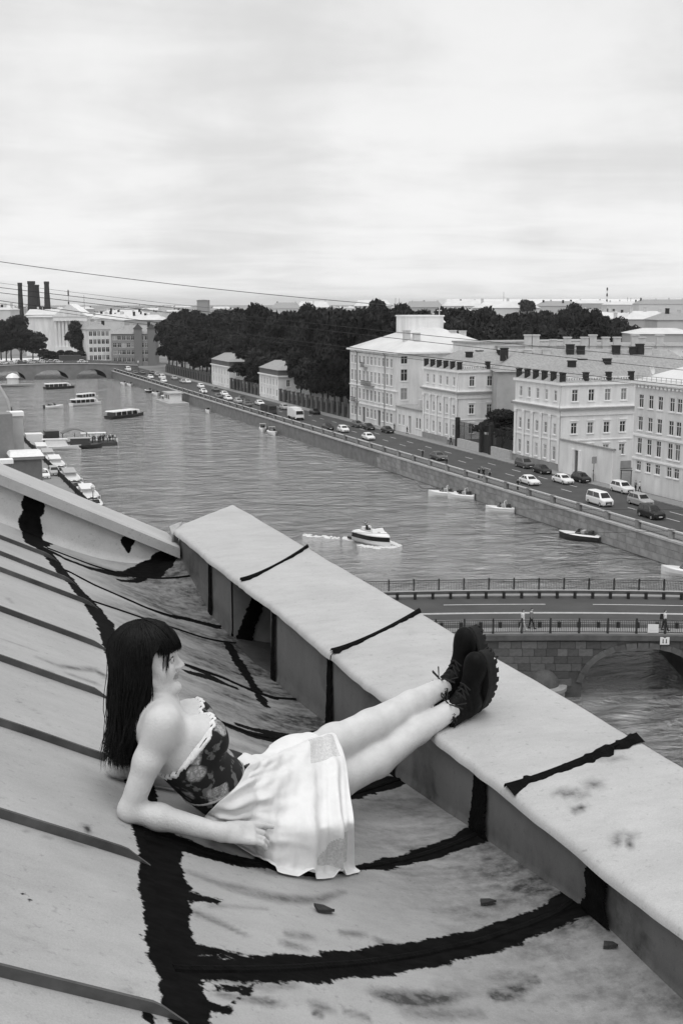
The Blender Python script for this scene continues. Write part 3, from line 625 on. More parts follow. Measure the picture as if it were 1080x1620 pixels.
# spandrel with three arches, walls of separate granite blocks round the middle pier
ARCH = [-7.4, 8.4, 24.2]; AW, AS, AH = 4.83, .7, 3.4
def arch_z(s):
    for c in ARCH:
        u = (s-c)/AW
        if abs(u) < 1: return AS+AH*math.sqrt(max(0, 1-abs(u)**2.3))
    return None
for t, nm in ((-.30, 0), (15.1, 1)):
    m = MB(); ss = sorted(set(list(np.linspace(-24, 46, 90))+[c+AW*math.sin(q) for c in ARCH for q in np.linspace(-math.pi/2, math.pi/2, 25)]))
    for a, b in zip(ss[:-1], ss[1:]):
        mid = (a+b)/2; inside = arch_z(mid) is not None
        za = (arch_z(a) or AS) if inside else -1.5; zb = (arch_z(b) or AS) if inside else -1.5
        if inside and arch_z(a) is None: za = AS
        m.quad((a, t, za), (b, t, zb), (b, t, bz(b)-.3), (a, t, bz(a)-.3))
    m.build('spandrel_wall', gm('bridge_stone', .08, .9, .3, .8, .03, .2), BR)
for c in ARCH:
    m = MB(); qs = np.linspace(-math.pi/2, math.pi/2, 25); pts = [(c+AW*math.sin(q), AS+AH*math.sqrt(max(0, 1-abs(math.sin(q))**2.3))) for q in qs]
    pts = [(pts[0][0], -1.5)]+pts+[(pts[-1][0], -1.5)]
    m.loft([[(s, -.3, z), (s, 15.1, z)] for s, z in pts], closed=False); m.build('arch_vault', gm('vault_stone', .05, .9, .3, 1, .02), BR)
r = random.Random(5); bl = MB().box(-.5, .5, -.06, .05, -.5, .5).mesh('stone_block', gm('bridge_block', .10, .9, .3, 2.5, .03, .2, rnd=.35)); H_ = .62
for row in range(7):
    z0 = .35+row*H_; s = -3.2-.4*(row % 2)
    while s < 15:
        wd = .8+.5*r.random(); mid = s+wd/2
        zs_ = [arch_z(q) for q in (s-.05, mid, s+wd+.05)]; lim = max([z for z in zs_ if z is not None] or [-9])
        if z0 > lim+.05 and z0+H_ < bz(mid)-.32:
            o = link('stone_block', bl, BR, (mid, -.33, z0+H_/2)); o.scale = (wd-.03, 1, H_-.03)
        s += wd
# arch ring stones on the middle arch
vs_ = MB().box(-.5, .5, -.09, .05, 0, .55).mesh('arch_stone', gm('bridge_block', .15))
for q in np.linspace(-1.32, 1.32, 15):
    s = 8.4+AW*math.sin(q); z = arch_z(s); ds = .05; tz = ((arch_z(min(s+ds, 13.2)) or z)-(arch_z(max(s-ds, 3.6)) or z))/(2*ds)
    o = link('arch_stone', vs_, BR, (s, -.34, z)); o.scale = (.86, 1, .85); o.rotation_euler = (0, -math.atan(tz), 0)
# cutwater of the middle pier: half round drum with domed cap
for sc in (.5, 16.3):
    m = MB(); m.lathe([(1.75, -1.2), (1.75, .75), (1.9, .78), (1.9, 1.05), (1.72, 1.1)], 16, 0, sc, -.3, math.pi, 2*math.pi); m.add([(sc+1.72*math.cos(a), -.3+1.72*math.sin(a), 1.1) for a in np.linspace(math.pi, 2*math.pi, 17)], [tuple(range(17))])
    m.build('cutwater', M_GRAN, BR)
    m = MB(); m.lathe([(1.25*math.cos(a), 1.1+1.25*math.sin(a)) for a in np.linspace(0, 1.5, 7)], 14, 0, sc, -.3, math.pi, 2*math.pi); m.build('cutwater_cap', gm('cap_stone', .08, .9, .25, 2, .02), BR, smooth=True)
# railings and crash barriers
rp = rail_panel_mesh(2.22, 1.12, 15); post = MB().box(-.06, .06, -.06, .06, 0, 1.25).frus((-.09, .09, -.09, .09), 0, (-.06, .06, -.06, .06), .2).mesh('railing_post', M_IRON)
for t, s0 in ((0.0, -22), (14.3, -23)):
    for i in range(28):
        s = s0+i*2.3; z = bz(s)+.14; o = link('railing_panel', rp, BR, (s+.04, t, z)); o.rotation_euler = (0, 0, -math.pi/2); o.location = (s+.04, t, z)
        d = (bz(s+2.3)-bz(s))/2.3; o.rotation_euler = (math.atan(d), 0, -math.pi/2)
        link('railing_post', post, BR, (s, t, z))
M_BARR = gm('barrier_steel', .36, .5, .15, 3); bpost = MB().box(-.13, .13, -.09, .09, 0, .62).mesh('barrier_post', M_IRON); bbeam = MB()
for t, s0 in ((1.85, -22), (12.2, -22)):
    m = MB(); ss = np.linspace(-23, 44, 46); m.loft([[(s, t-.05, bz(s)+.42), (s, t+.05, bz(s)+.42), (s, t+.05, bz(s)+.70), (s, t-.05, bz(s)+.70)] for s in ss]); m.build('barrier_beam', gm('barrier_dark', .10, .5, .2, 3) if t > 5 else M_BARR, BR)
    m = MB(); m.loft([[(s, t-.07, bz(s)+.703), (s, t+.07, bz(s)+.703), (s, t+.07, bz(s)+.75), (s, t-.07, bz(s)+.75)] for s in ss]); m.build('barrier_rail', gm('rail_steel', .5, .5, .1, 3), BR)
    for i in range(40):
        s = s0+i*1.6; link('barrier_post', bpost, BR, (s, t-.16, bz(s)-.01))
# two white boards on the near railing, one with channel figures
brd = thing('sign_board', 'blank white square board hung on the near railing of the stone bridge', 'sign', tuple(BO+BE*9.2+BN*(-.12)+np.array([0,0,5.36])), BA)
MB().box(-.43, .43, -.02, .02, 0, .70).build('board', gm('white_board', .75, .5, .05, 3), brd); MB().box(-.30, .30, -.026, -.021, .2, .215).build('printed_line', gm('grey_print', .5), brd)
ns = thing('navigation_sign', 'small white plate with two dark vertical marks below the bridge railing', 'sign', tuple(BO+BE*10.04+BN*(-.62)+np.array([0,0,4.52])), BA)
MB().add([(-.37,-.02,0),(.37,-.02,0),(.37,-.02,.62),(.16,-.02,.62),(0,-.02,.52),(-.16,-.02,.62),(-.37,-.02,.62)], [tuple(range(7))]).add([(-.37,.02,0),(.37,.02,0),(.37,.02,.62),(.16,.02,.62),(0,.02,.52),(-.16,.02,.62),(-.37,.02,.62)], [tuple(range(7))[::-1]]).build('plate', gm('white_board', .75), ns)
for dx in (-.13, .13): MB().box(dx-.06, dx+.06, -.027, -.021, .12, .17).box(dx-.04, dx+.03, -.027, -.021, .172, .45).build('mark', M_IRON, ns)
# ------------------------------------------------------------------ far bridge
FB = thing('far_bridge', 'far three-arched stone bridge with traffic at the river bend', 'bridge', (36, 508, 0))
m = MB(); FA = [(9.5, 6.2), (26, 7), (42.5, 6.2)]
def fz(x): return 6.6-.0010*(x-26)**2
def fa(x):
    for c, w_ in FA:
        u = (x-c)/w_
        if abs(u) <= 1: return .3+3.7*math.sqrt(max(0, 1-u*u))
    return None
xs = sorted(set(list(np.linspace(-30, 62, 60))+[c+w_*math.sin(q) for c, w_ in FA for q in np.linspace(-math.pi/2, math.pi/2, 19)]))
for a, b in zip(xs[:-1], xs[1:]):
    ins = fa((a+b)/2) is not None; za = (fa(a) or .3) if ins else -1; zb = (fa(b) or .3) if ins else -1
    m.quad((a, 0, za), (b, 0, zb), (b, 0, fz(b)), (a, 0, fz(a)))
m.build('spandrel_wall', gm('far_stone', .20, .9, .2, .4), FB)
for c, w_ in FA:
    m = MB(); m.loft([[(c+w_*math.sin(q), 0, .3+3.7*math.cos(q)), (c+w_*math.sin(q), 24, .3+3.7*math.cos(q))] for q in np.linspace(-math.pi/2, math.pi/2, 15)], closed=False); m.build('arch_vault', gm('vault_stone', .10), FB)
m = MB(); m.loft([[(x, 0, fz(x)-.4), (x, 36, fz(x)-.4), (x, 36, fz(x)), (x, 0, fz(x))] for x in np.linspace(-30, 62, 30)]); m.build('roadway', M_ASPH, FB)
m = MB(); m.loft([[(x, -.25, fz(x)-.25), (x, .15, fz(x)-.25), (x, .15, fz(x)+.15), (x, -.25, fz(x)+.15)] for x in np.linspace(-30, 62, 30)]); m.build('cornice', M_GRAN_L, FB)
rp2 = MB(); 
for i in range(5): rp2.box(.1+i*.7, .16+i*.7, -.03, .03, 0, .9)
rp2.box(0, 3.6, -.04, .04, .85, .98); rp2.box(0, .35, -.2, .2, 0, 1.15); rp2 = rp2.mesh('railing_panel', gm('far_rail', .14, .7, .2, 2))
for i in range(24): x = -28+i*3.7; link('railing_panel', rp2, FB, (x, .1, fz(x)+.1))
# ------------------------------------------------------------------ buildings of the right bank
M_WHITE = gm('white_stucco', .78, .9, .20, .5, 0, .2, stretch=(1, 1, .22)); M_CREAM = gm('cream_stucco', .70, .9, .22, .5, 0, .2, stretch=(1, 1, .22)); M_TRIM = gm('white_trim', .84, .85, .08, 1); M_LOWW = gm('plinth_stone', .30, .9, .2, .6)
M_GREYST = gm('rusticated_stucco', .42, .9, .15, .4); M_GLASS = gm('window_glass', .035, .15, .5, .6, 0, .6, rnd=.6); M_FRAME = gm('window_frame', .55, .7, .1, 3)
M_RTIN = gm('roof_tin', .30, .6, .3, .8, 0, .3, stretch=(3, 3, .5)); M_RPALE = gm('pale_roof_tin', .62, .55, .12, .25, 0, .3); M_RDARK = gm('dark_roof_tin', .10, .6, .25, .5); M_CHIM = gm('chimney_dark', .025, .8, .4, 2); M_CHIML = gm('chimney_pale', .55, .9, .15, 1)
def vary_glass():
    n = M_GLASS.node_tree.nodes; l = M_GLASS.node_tree.links; b = n['Principled BSDF']; oi = n.new('ShaderNodeObjectInfo'); cr = n.new('ShaderNodeValToRGB'); cr.color_ramp.interpolation = 'CONSTANT'
    e = cr.color_ramp.elements; e[0].color = (.02, .02, .02, 1); e[1].position = .42; e[1].color = (.06, .06, .06, 1)
    for p_, v in ((.62, .13), (.80, .26), (.92, .40)): q = e.new(p_); q.color = (v, v, v, 1)
    l.new(oi.outputs['Random'], cr.inputs[0]); l.new(cr.outputs[0], b.inputs['Base Color'])
vary_glass()
WCACHE = {}
def window_mesh(w, h, style):
    k = (round(w, 2), round(h, 2), style)
    if k not in WCACHE:
        f = MB(); t = .09; f.box(-w/2, -w/2+t, .10, .18, 0, h); f.box(w/2-t, w/2, .10, .18, 0, h); f.box(-w/2+t, w/2-t, .10, .18, 0, t); f.box(-w/2+t, w/2-t, .10, .18, h-t, h)
        f.box(-.04, .04, .11, .17, t, h-t); f.box(-w/2+t, -.04, .11, .17, h*.66, h*.66+.07); f.box(.04, w/2-t, .11, .17, h*.66, h*.66+.07)
        if style == 'hood': f.box(-w/2-.22, w/2+.22, -.16, .02, h+.28, h+.42)
        if style in ('hood', 'trim'):
            f.box(-w/2-.2, -w/2-.02, -.05, .02, -.05, h+.2); f.box(w/2+.02, w/2+.2, -.05, .02, -.05, h+.2); f.box(-w/2-.02, w/2+.02, -.05, .02, h+.02, h+.2)
        s = MB().box(-w/2-.15, w/2+.15, -.14, .1, -.14, -.02)
        p = MB().quad((-w/2+t, .15, t), (w/2-t, .15, t), (w/2-t, .15, h-t), (-w/2+t, .15, h-t))
        WCACHE[k] = (f.mesh('window', M_FRAME if style == 'dark' else M_TRIM), p.mesh('pane', M_GLASS), s.mesh('sill', M_TRIM))
    return WCACHE[k]
def facade(parent, ox, oy, face, W, z0, z1, ops, mat, style='plain', name='wall', sills=True):
    """wall with real openings; face 'W' looks towards -X (u runs towards -Y), 'S' towards -Y (u runs towards +X), 'N' towards +Y"""
    th = {'W': -math.pi/2, 'S': 0.0, 'N': math.pi, 'E': math.pi/2}[face] if isinstance(face, str) else face
    m = MB(); us = sorted({0, W, *[o[0]-o[2]/2 for o in ops], *[o[0]+o[2]/2 for o in ops]}); zs = sorted({z0, z1, *[o[1] for o in ops], *[o[1]+o[3] for o in ops]})
    for a, b in zip(us[:-1], us[1:]):
        run = None
        for c, d in zip(zs[:-1], zs[1:]):
            hole = any(o[0]-o[2]/2-1e-6 <= a and b <= o[0]+o[2]/2+1e-6 and o[1]-1e-6 <= c and d <= o[1]+o[3]+1e-6 for o in ops)
            if not hole: run = (run[0], d) if run else (c, d)
            if (hole or d == zs[-1]) and run: m.quad((a, 0, run[0]), (b, 0, run[0]), (b, 0, run[1]), (a, 0, run[1])); run = None
    for u, z, w_, h, *_ in ops:
        a, b, c, d = u-w_/2, u+w_/2, z, z+h; e = .28
        m.quad((a,0,c),(a,e,c),(a,e,d),(a,0,d)); m.quad((b,0,d),(b,e,d),(b,e,c),(b,0,c)); m.quad((a,0,d),(a,e,d),(b,e,d),(b,0,d)); m.quad((a,0,c),(b,0,c),(b,e,c),(a,e,c)); m.quad((a,e,c),(b,e,c),(b,e,d),(a,e,d))
    o = m.build(name, mat, parent, (ox, oy, 0), th); c, s = math.cos(th), math.sin(th)
    for op in ops:
        u, z, w_, h = op[:4]; st = op[4] if len(op) > 4 else style
        if st == 'door': continue
        f, p, sl_ = window_mesh(w_, h, st); wo = link('window', f, parent, (ox+u*c, oy+u*s, z), th); link('pane', p, wo)
        if sills: link('sill', sl_, wo)
    return o
def band(parent, name, x0, x1, y0, y1, z0, z1, mat, d=.3):
    m = MB(); m.box(x0-d, x1+d, y0-d, y1+d, z0, z1); return m.build(name, mat, parent)
def hip(parent, x0, x1, y0, y1, z, zr, mat, inset=None, name='roof'):
    cx, cy = (x0+x1)/2, (y0+y1)/2; m = MB(); i = min(x1-x0, y1-y0)/2*.98 if inset is None else inset
    return m.frus((x0, x1, y0, y1), z, (x0+i, x1-i, y0+i, y1-i), zr).build(name, mat, parent)
def chimney(parent, x, y, z, h, w_=.8, d=.8, mat=None, cap=None):
    m = MB(); m.box(-w_/2, w_/2, -d/2, d/2, -1.2, h); m.box(-w_/2-.1, w_/2+.1, -d/2-.1, d/2+.1, h, h+.18); return m.build('chimney', mat or M_CHIM, parent, (x, y, z))
def rect(xa, xb, n): return [xa+(xb-xa)*(i+.5)/n for i in range(n)]

# B1: four storeys, tall plain windows, nearest on the right
B = thing('four_storey_house', 'pale four-storey house with plain tall windows at the right edge of the photo', 'building')
X1 = 105.6; Yt = 155.6; wl = []
rows = [(622,644),(658,681),(693,719),(731,747)]; colpx = [1013,1028.5,1043.5,1062,1074]
for pa, pb in rows:
    for xp in colpx:
        dx = (xp-1013)*.17; P0 = onx(xp, pb+dx, X1); P1 = onx(xp, pa+dx, X1); wl.append((Yt-P0[1], P0[2], 1.25, P1[2]-P0[2]))
zr_ = sorted({round(q[1], 2) for q in wl}); us_ = [Yt-onx(xp, 640, X1)[1] for xp in colpx]; us_ = us_+[us_[-1]+2.6*(i+1) for i in range(6)]
zrow = [np.mean([q[1] for q in wl[i*5:i*5+5]]) for i in range(4)]; hrow = [np.mean([q[3] for q in wl[i*5:i*5+5]]) for i in range(4)]
facade(B, X1, Yt, 'W', 30, 3.2, 19.3, [(u, zrow[i], 1.2, hrow[i], 'plain') for i in range(4) for u in us_], M_CREAM)
facade(B, X1, Yt-30, 'S', 24, 3.2, 19.3, [], M_CREAM); facade(B, X1+24, Yt, 'N', 24, 3.2, 19.3, [], M_CREAM)
band(B, 'cornice', X1, X1+24, Yt-30, Yt, 19.3, 19.75, M_TRIM, .5); band(B, 'string_course', X1-.0, X1+23.9, Yt-29.9, Yt-.1, zrow[1]-.9, zrow[1]-.6, M_TRIM, .14); band(B, 'string_course', X1, X1+23.9, Yt-29.9, Yt-.1, zrow[2]-.9, zrow[2]-.65, M_TRIM, .14)
dm = MB().box(-.16, .16, -.25, .25, 0, .3).mesh('dentil', M_TRIM)
for i in range(24): link('dentil', dm, B, (X1-.2, Yt-.4-i*.95, 18.9))
ro = hip(B, X1-.4, X1+24.4, Yt-30.4, Yt+.4, 19.78, 23.6, M_RPALE, 9)
for x, y, h in ((X1+6, Yt-4, 1.4), (X1+8, Yt-12, 1.5), (X1+16, Yt-6, 1.6)): chimney(ro, x, y, 22, h, 1.0, .7, M_CHIML)
m = MB()
for i in range(18): m.box(X1-.05, X1+.0, Yt-.5-i*1.2-.03, Yt-.5-i*1.2+.03, 19.75, 20.6)
m.box(X1-.05, X1, Yt-22, Yt, 20.55, 20.62); m.box(X1-.05, X1, Yt-22, Yt, 20.2, 20.25); m.build('roof_railing', gm('rail_grey', .3), ro)
m = MB(); m.lathe([(0, -.05), (.35, 0), (.62, .16), (.72, .34), (.68, .34), (.3, .08), (0, .02)], 14); d = m.build('dish_antenna', gm('dish_white', .6, .5), ro, (X1+1.5, Yt-1.5, 21.4)); d.rotation_euler = (1.3, 0, .5)

def palace(label, Y0, Y1, X0=105.0, depth=14.0, side_cols=4, river_cols=5, tone=M_WHITE):
    B = thing('pilastered_house', label, 'building')
    W = Y1-Y0; ru = rect(.5, W-.5, river_cols); su = rect(1.0, depth-.2, side_cols); sx = .92
    ops = [(u, z, .9, h, 'plain') for u in ru for z, h in ((5.0, 2.3), (9.3, 1.9), (15.0, 1.8))]
    facade(B, X0, Y1, 'W', W, 3.2, 18.0, ops, tone)
    ops = [(u, z, 1.15, h, st) for u in su for z, h, st in ((5.6, 1.9, 'hood'), (9.5, 1.9, 'hood'), (15.0, 2.0, 'trim'))]
    facade(B, X0, Y0, 'S', depth+10, 3.2, 18.0, ops, tone); facade(B, X0+depth+10, Y1, 'N', depth+10, 3.2, 18.0, [], tone)
    band(B, 'plinth', X0, X0+depth, Y0, Y1, 3.2, 4.5, M_LOWW, .12)
    band(B, 'string_course', X0, X0+depth, Y0, Y1, 8.3, 8.5, M_TRIM, .10); band(B, 'main_cornice', X0, X0+depth, Y0, Y1, 13.6, 13.95, M_LOWW, .55); band(B, 'frieze', X0, X0+depth, Y0, Y1, 12.6, 13.597, M_TRIM, .18)
    band(B, 'ledge', X0, X0+depth, Y0, Y1, 13.953, 14.12, M_TRIM, .35); band(B, 'top_cornice', X0, X0+depth+9.9, Y0, Y1, 17.75, 18.15, M_TRIM, .32)
    pil = MB().box(-.09, .0, -.34, .34, 4.5, 12.6).box(-.16, 0, -.44, .44, 12.2, 12.597).box(-.14, 0, -.42, .42, 4.503, 4.85).mesh('pilaster', M_TRIM)
    for i in range(river_cols+1): link('pilaster', pil, B, (X0-.11, Y1-.42-(W-.84)*i/river_cols, 0))
    pipe = MB().tube([(-.25, 0, 3.6), (-.25, 0, 13.3), (-.55, 0, 13.9), (-.4, 0, 14.3), (-.12, 0, 17.6)], .07, 6).mesh('drainpipe', gm('pipe_tin', .55)); link('drainpipe', pipe, B, (X0, Y0-.1, 0))
    ro = hip(B, X0-.2, X0+depth+10, Y0-.2, Y1+.2, 18.16, 21.6, M_RTIN, 5.5)
    st = MB()
    pst = MB().box(-.38, .38, -.38, .38, 0, 1.5).box(-.45, .45, -.45, .45, 1.5, 1.7).mesh('roof_post', M_CHIM)
    for i in range(river_cols+1): link('roof_post', pst, ro, (X0+.4, Y1-.5-(W-1)*i/river_cols, 18.16))
    for i in range(1, side_cols): link('roof_post', pst, ro, (X0+.4+(depth-.6)*i/(side_cols-1), Y0+.5, 18.16))
    bal = MB()
    for i in range(6): bal.box(i*.5+.1, i*.5+.28, -.09, .09, .1, .75)
    bal.box(0, 3.0, -.12, .12, .75, .9); bal.box(0, 3.0, -.12, .12, 0, .1); bal = bal.mesh('balustrade', M_TRIM)
    for i in range(int(depth/3.4)): link('balustrade', bal, ro, (X0+1.2+i*3.4, Y0+.5, 18.16))
    for x, y, h in ((X0+4.2, Y0+4, 1.6), (X0+7.5, Y0+6, 1.8), (X0+11.5, Y0+4.5, 1.9), (X0+15, Y0+8, 1.3), (X0+9, Y1-4, 1.2)): chimney(ro, x, y, 20.3, h*.75, 1.2, .9)
    return B, ro
B2, r2 = palace('white pilastered house with black roof posts, in the middle of the right bank row', 176.0, 192.0)
B3, r3 = palace('white pilastered house next to the big pale-roofed house, behind the dark yard bush', 215.2, 232.0, depth=13, side_cols=3)
# yard wall with door in front of the first palace
B = thing('yard_wall', 'low white yard wall with a tall dark doorway between two houses', 'wall')
facade(B, 104.8, 175.9, 'W', 16.2, 3.2, 8.7, [(5.6, 3.3, 1.5, 4.2, 'door')], M_WHITE, name='wall'); facade(B, 104.8, 159.7, 'S', 1.4, 3.2, 8.7, [], M_WHITE, name='wall')
MB().box(104.98, 105.05, 169.6, 171.0, 3.3, 7.45).build('door', gm('old_door', .12, .8, .3, 3), B); MB().box(104.6, 105.2, 159.5, 175.6, 8.7, 8.95).build('coping', M_RTIN, B)
MB().box(104.55, 104.8, 168.9, 169.5, 3.2, 7.6).build('door_pier', M_TRIM, B); MB().box(104.55, 104.8, 171.2, 171.8, 3.2, 7.6).build('door_pier', M_TRIM, B)
# fenced yard with bush between the palaces
FN = thing('yard_fence', 'black iron yard fence on a pale stone base between the two pilastered houses', 'fence')
for a, b in ((192.4, 200.2), (204.4, 214.8)):
    MB().box(104.4, 104.95, a, b, 3.2, 4.9).build('base_wall', M_GRAN_L, FN)
bars = rail_panel_mesh(3.4, 3.4, 26)
for i in range(7):
    y = 192.5+i*3.2
    if y < 200 or y > 204: link('railing_panel', bars, FN, (104.7, y, 4.9))
for y in (200.3, 204.1, 214.6): MB().box(104.3, 105.0, -.4, .4, 0, 5.8).build('gate_post', M_CHIM, FN, (0, y, 3.2))
for q in (0, 1): MB().box(-.03, .03, 0, 1.75, .1, 3.6).build('gate_leaf', M_IRON, FN, (104.7, 200.7+q*1.77, 3.2))
# B4: big four-storey house with pale roof
B = thing('tall_pale_house', 'tall pale four-storey house with blank side wall and light tin roof beside the park', 'building')
X0, Y0, Y1 = 105.0, 246.6, 275.4; W = Y1-Y0; ru = [1.6, 3.7, 6.6, 9.2, 11.6, 14.0, 16.4, 18.8, 21.2, 23.6, 26.0]
ops = [(u, 4.6, 1.25, 2.2, 'plain') for u in ru if abs(u-9.2) > .1 and abs(u-18.8) > .1]+[(u, z, 1.25, h, 'trim') for u in ru for z, h in ((8.6, 2.6), (12.9, 2.6), (17.0, 2.0))]
ops += [(9.2, 3.3, 1.8, 3.6, 'door'), (18.8, 3.3, 1.8, 3.6, 'door')]
facade(B, X0, Y1, 'W', W, 3.2, 20.2, ops, M_CREAM)
facade(B, X0, Y0, 'S', 27, 3.2, 20.2, [(1.9, z, 1.6, h, 'dark') for z, h in ((10.0, 2.6), (14.2, 2.6), (18.0, 1.7))], M_CREAM); facade(B, X0+27, Y1, 'N', 27, 3.2, 20.2, [], M_CREAM)
band(B, 'plinth_storey', X0, X0+.3, Y0+.2, Y1-.2, 7.55, 7.8, M_TRIM, .18); band(B, 'string_course', X0, X0+.3, Y0+.1, Y1-.1, 11.8, 12.05, M_TRIM, .2)
band(B, 'cornice', X0, X0+27, Y0, Y1, 20.2, 20.55, M_TRIM, .7)
for u in (9.2, 18.8): MB().box(X0+.27, X0+.30, Y1-u-.85, Y1-u+.85, 3.3, 6.85).build('door', gm('old_door', .12), B)
for u, z, l_ in ((12.8, 12.3, 6.5), (10.4, 16.5, 2.6), (4.5, 8.0, 3.4)):
    b = MB(); b.box(X0-1.0, X0, Y1-u-l_/2, Y1-u+l_/2, z-.15, z); bo = b.build('balcony', M_LOWW, B)
    b = MB()
    for i in range(int(l_/.25)): b.box(X0-.98, X0-.94, Y1-u-l_/2+i*.25, Y1-u-l_/2+i*.25+.05, z, z+.95)
    b.box(X0-1.0, X0-.92, Y1-u-l_/2, Y1-u+l_/2, z+.95, z+1.05); b.build('balcony_railing', M_IRON, bo)
dp = MB().tube([(-.15, 0, 3.4), (-.15, 0, 19.6), (-.6, 0, 20.2)], .09, 6).mesh('drainpipe', gm('pipe_dark', .2))
for u in (5.0, 22.4): link('drainpipe', dp, B, (X0, Y1-u, 0))
ro = hip(B, X0-.6, X0+28, Y0-.6, Y1+.6, 20.56, 25.6, M_RPALE, 12)
MB().box(X0+8, X0+17, Y0+12, Y0+19, 22, 28.2).build('roof_house', M_WHITE, ro); MB().box(X0+7.8, X0+17.2, Y0+11.8, Y0+19.2, 28.2, 28.5).build('roof_house_cap', M_TRIM, ro)
for x, y, h in ((X0+5, Y0+6, 1.6), (X0+7, Y0+5, 1.0), (X0+18, Y0+9, 1.4), (X0+22, Y0+12, 1.2)): chimney(ro, x, y, 23.5, h, 1.5, 1.0, M_CHIML)
# back wing of that house: tall pale firewall
B = thing('back_wing', 'long pale back wing with blank firewall behind the pilastered houses', 'building')
facade(B, 118.5, 236, 'S', 34, 3.2, 22.6, [], M_CREAM); facade(B, 118.5, 246, 'W', 10, 3.2, 22.6, [], M_CREAM); facade(B, 152.5, 236, 'E', 10, 3.2, 22.6, [], M_CREAM); MB().box(118.2, 152.8, 235.7, 246.2, 22.6, 23.0).build('roof', M_RTIN, B)
# annex
B = thing('gate_annex', 'single-storey white annex with small door left of a pilastered house', 'building')
facade(B, 105.1, 246.4, 'W', 14.2, 3.2, 8.6, [(1.5, 4.8, .9, 2.2, 'dark'), (3.8, 4.8, .9, 2.2, 'dark'), (7.2, 3.3, 1.5, 3.8, 'door'), (11.0, 4.8, .9, 2.2, 'dark'), (12.6, 4.8, .9, 2.2, 'dark')], M_WHITE)
MB().box(105.36, 105.42, 238.45, 239.95, 3.3, 7.1).build('door', gm('pale_door', .4), B); MB().box(104.8, 112, 232.3, 246.3, 8.6, 8.9).build('roof', M_RTIN, B)
MB().box(107, 108.2, 238, 239.2, 8.9, 10.6).build('chimney', M_CHIML, B)
# park pavilions
def pavilion(label, Y0, Y1, top, depth=10):
    B = thing('park_pavilion', label, 'building', group=None); X0 = 105.2; W = Y1-Y0; n = 6
    facade(B, X0, Y1, 'W', W, 3.2, top, [(u, z, 1.1, 1.9, 'plain') for u in rect(.4, W-.4, n) for z in (4.4, 7.4)], M_WHITE); facade(B, X0, Y0, 'S', depth, 3.2, top, [(3, 7.2, 1.2, 2.0, 'trim'), (3, 3.3, 1.6, 2.8, 'door'), (7, 7.2, 1.2, 2.0, 'trim')], M_WHITE)
    MB().box(X0+2.2, X0+3.8, Y0+.25, Y0+.3, 3.3, 6.1).build('door', gm('old_door', .12), B)
    facade(B, X0+depth, Y1, 'N', depth, 3.2, top, [], M_WHITE); band(B, 'cornice', X0, X0+depth, Y0, Y1, top, top+.35, M_TRIM, .5)
    pil = MB().box(-.12, 0, -.25, .25, 3.8, top-.2).mesh('pilaster', M_TRIM)
    for i in range(n+1): link('pilaster', pil, B, (X0, Y1-.3-(W-.6)*i/n, 0))
    band(B, 'attic', X0, X0+depth, Y0, Y1, top+.36, top+1.9, M_RDARK, .1); ro = hip(B, X0-.3, X0+depth+.3, Y0-.3, Y1+.3, top+1.92, top+4.2, M_RTIN, 4); chimney(ro, X0+5, (Y0+Y1)/2, top+3.6, 1.2, 1.4, 1.0); return B
pavilion('white park pavilion with dark attic, nearer of the two at the park edge', 334, 353, 10.1); pavilion('white park pavilion with dark attic, farther of the two at the park edge', 388, 411, 10.1)
# garden wall with pillars
GW = thing('garden_fence', 'dark garden fence with stone pillars under the park trees', 'fence')
pl = MB().box(-.35, .35, -.35, .35, 0, 3.4).box(-.45, .45, -.45, .45, 3.4, 3.65).mesh('fence_pillar', gm('fence_stone', .14, .9)); gp = rail_panel_mesh(3.2, 2.7, 16)
for y in list(np.arange(276.5, 333, 4.0))+list(np.arange(354, 387, 4.0))+list(np.arange(412, 486, 4.0)):
    link('fence_pillar', pl, GW, (105.3, y, 3.2)); link('railing_panel', gp, GW, (105.3, y+.4, 3.2))

# ------------------------------------------------------------------ background town
def block(name, label, pa, pb, wd, depth, ztop_px, mat, roof=None, rh=3.0, rows=0, cols=0, zbase=3.1, group=None, chim=0, cat='building', wmat='plain', wsz=(1.2, 2.0), yaw=None):
    """house standing at distance wd whose front runs from picture column pa to pb and whose eaves reach picture row ztop_px"""
    A = at(pa, 600, wd); Bp = at(pb, 600, wd); A[2] = Bp[2] = 0
    if yaw is not None: Ln = np.linalg.norm(Bp-A); Bp = A+Ln*np.array([math.cos(yaw), math.sin(yaw), 0])
    L_ = np.linalg.norm(Bp-A); th = math.atan2(Bp[1]-A[1], Bp[0]-A[0]); top = at((pa+pb)/2, ztop_px, wd)[2]
    B = thing(name, label, cat, (A[0], A[1], zbase), th, group); h = top-zbase
    ops = []
    if rows: ops = [(u, .9+(h-1.2)*(r_+.25)/rows, wsz[0], min(wsz[1], (h-1.2)/rows*.62), wmat) for u in rect(.6, L_-.6, cols) for r_ in range(rows)]
    facade(B, 0, 0, 0.0, L_, 0, h, ops, mat, sills=False)
    MB().add([(0,0,0),(0,depth,0),(L_,depth,0),(L_,0,0),(0,0,h),(0,depth,h),(L_,depth,h),(L_,0,h)], [(0,4,5,1),(1,5,6,2),(2,6,7,3)]).build('side_wall', mat, B)
    ro = MB().frus((-.5, L_+.5, -.5, depth+.5), h, (min(L_*.3, 5), L_-min(L_*.3, 5), depth*.42, depth*.58), h+rh).build('roof', roof or M_RTIN, B)
    rr = random.Random(int(pa*7+pb))
    for i in range(chim): chimney(ro, L_*(i+.3+.4*rr.random())/chim, depth*(.25+.3*rr.random()), h+rh*.5, 1.2+rr.random()+rh*.3, 1.3, .9, M_CHIML if rr.random() < .65 else M_CHIM)
    return B, ro, L_, h
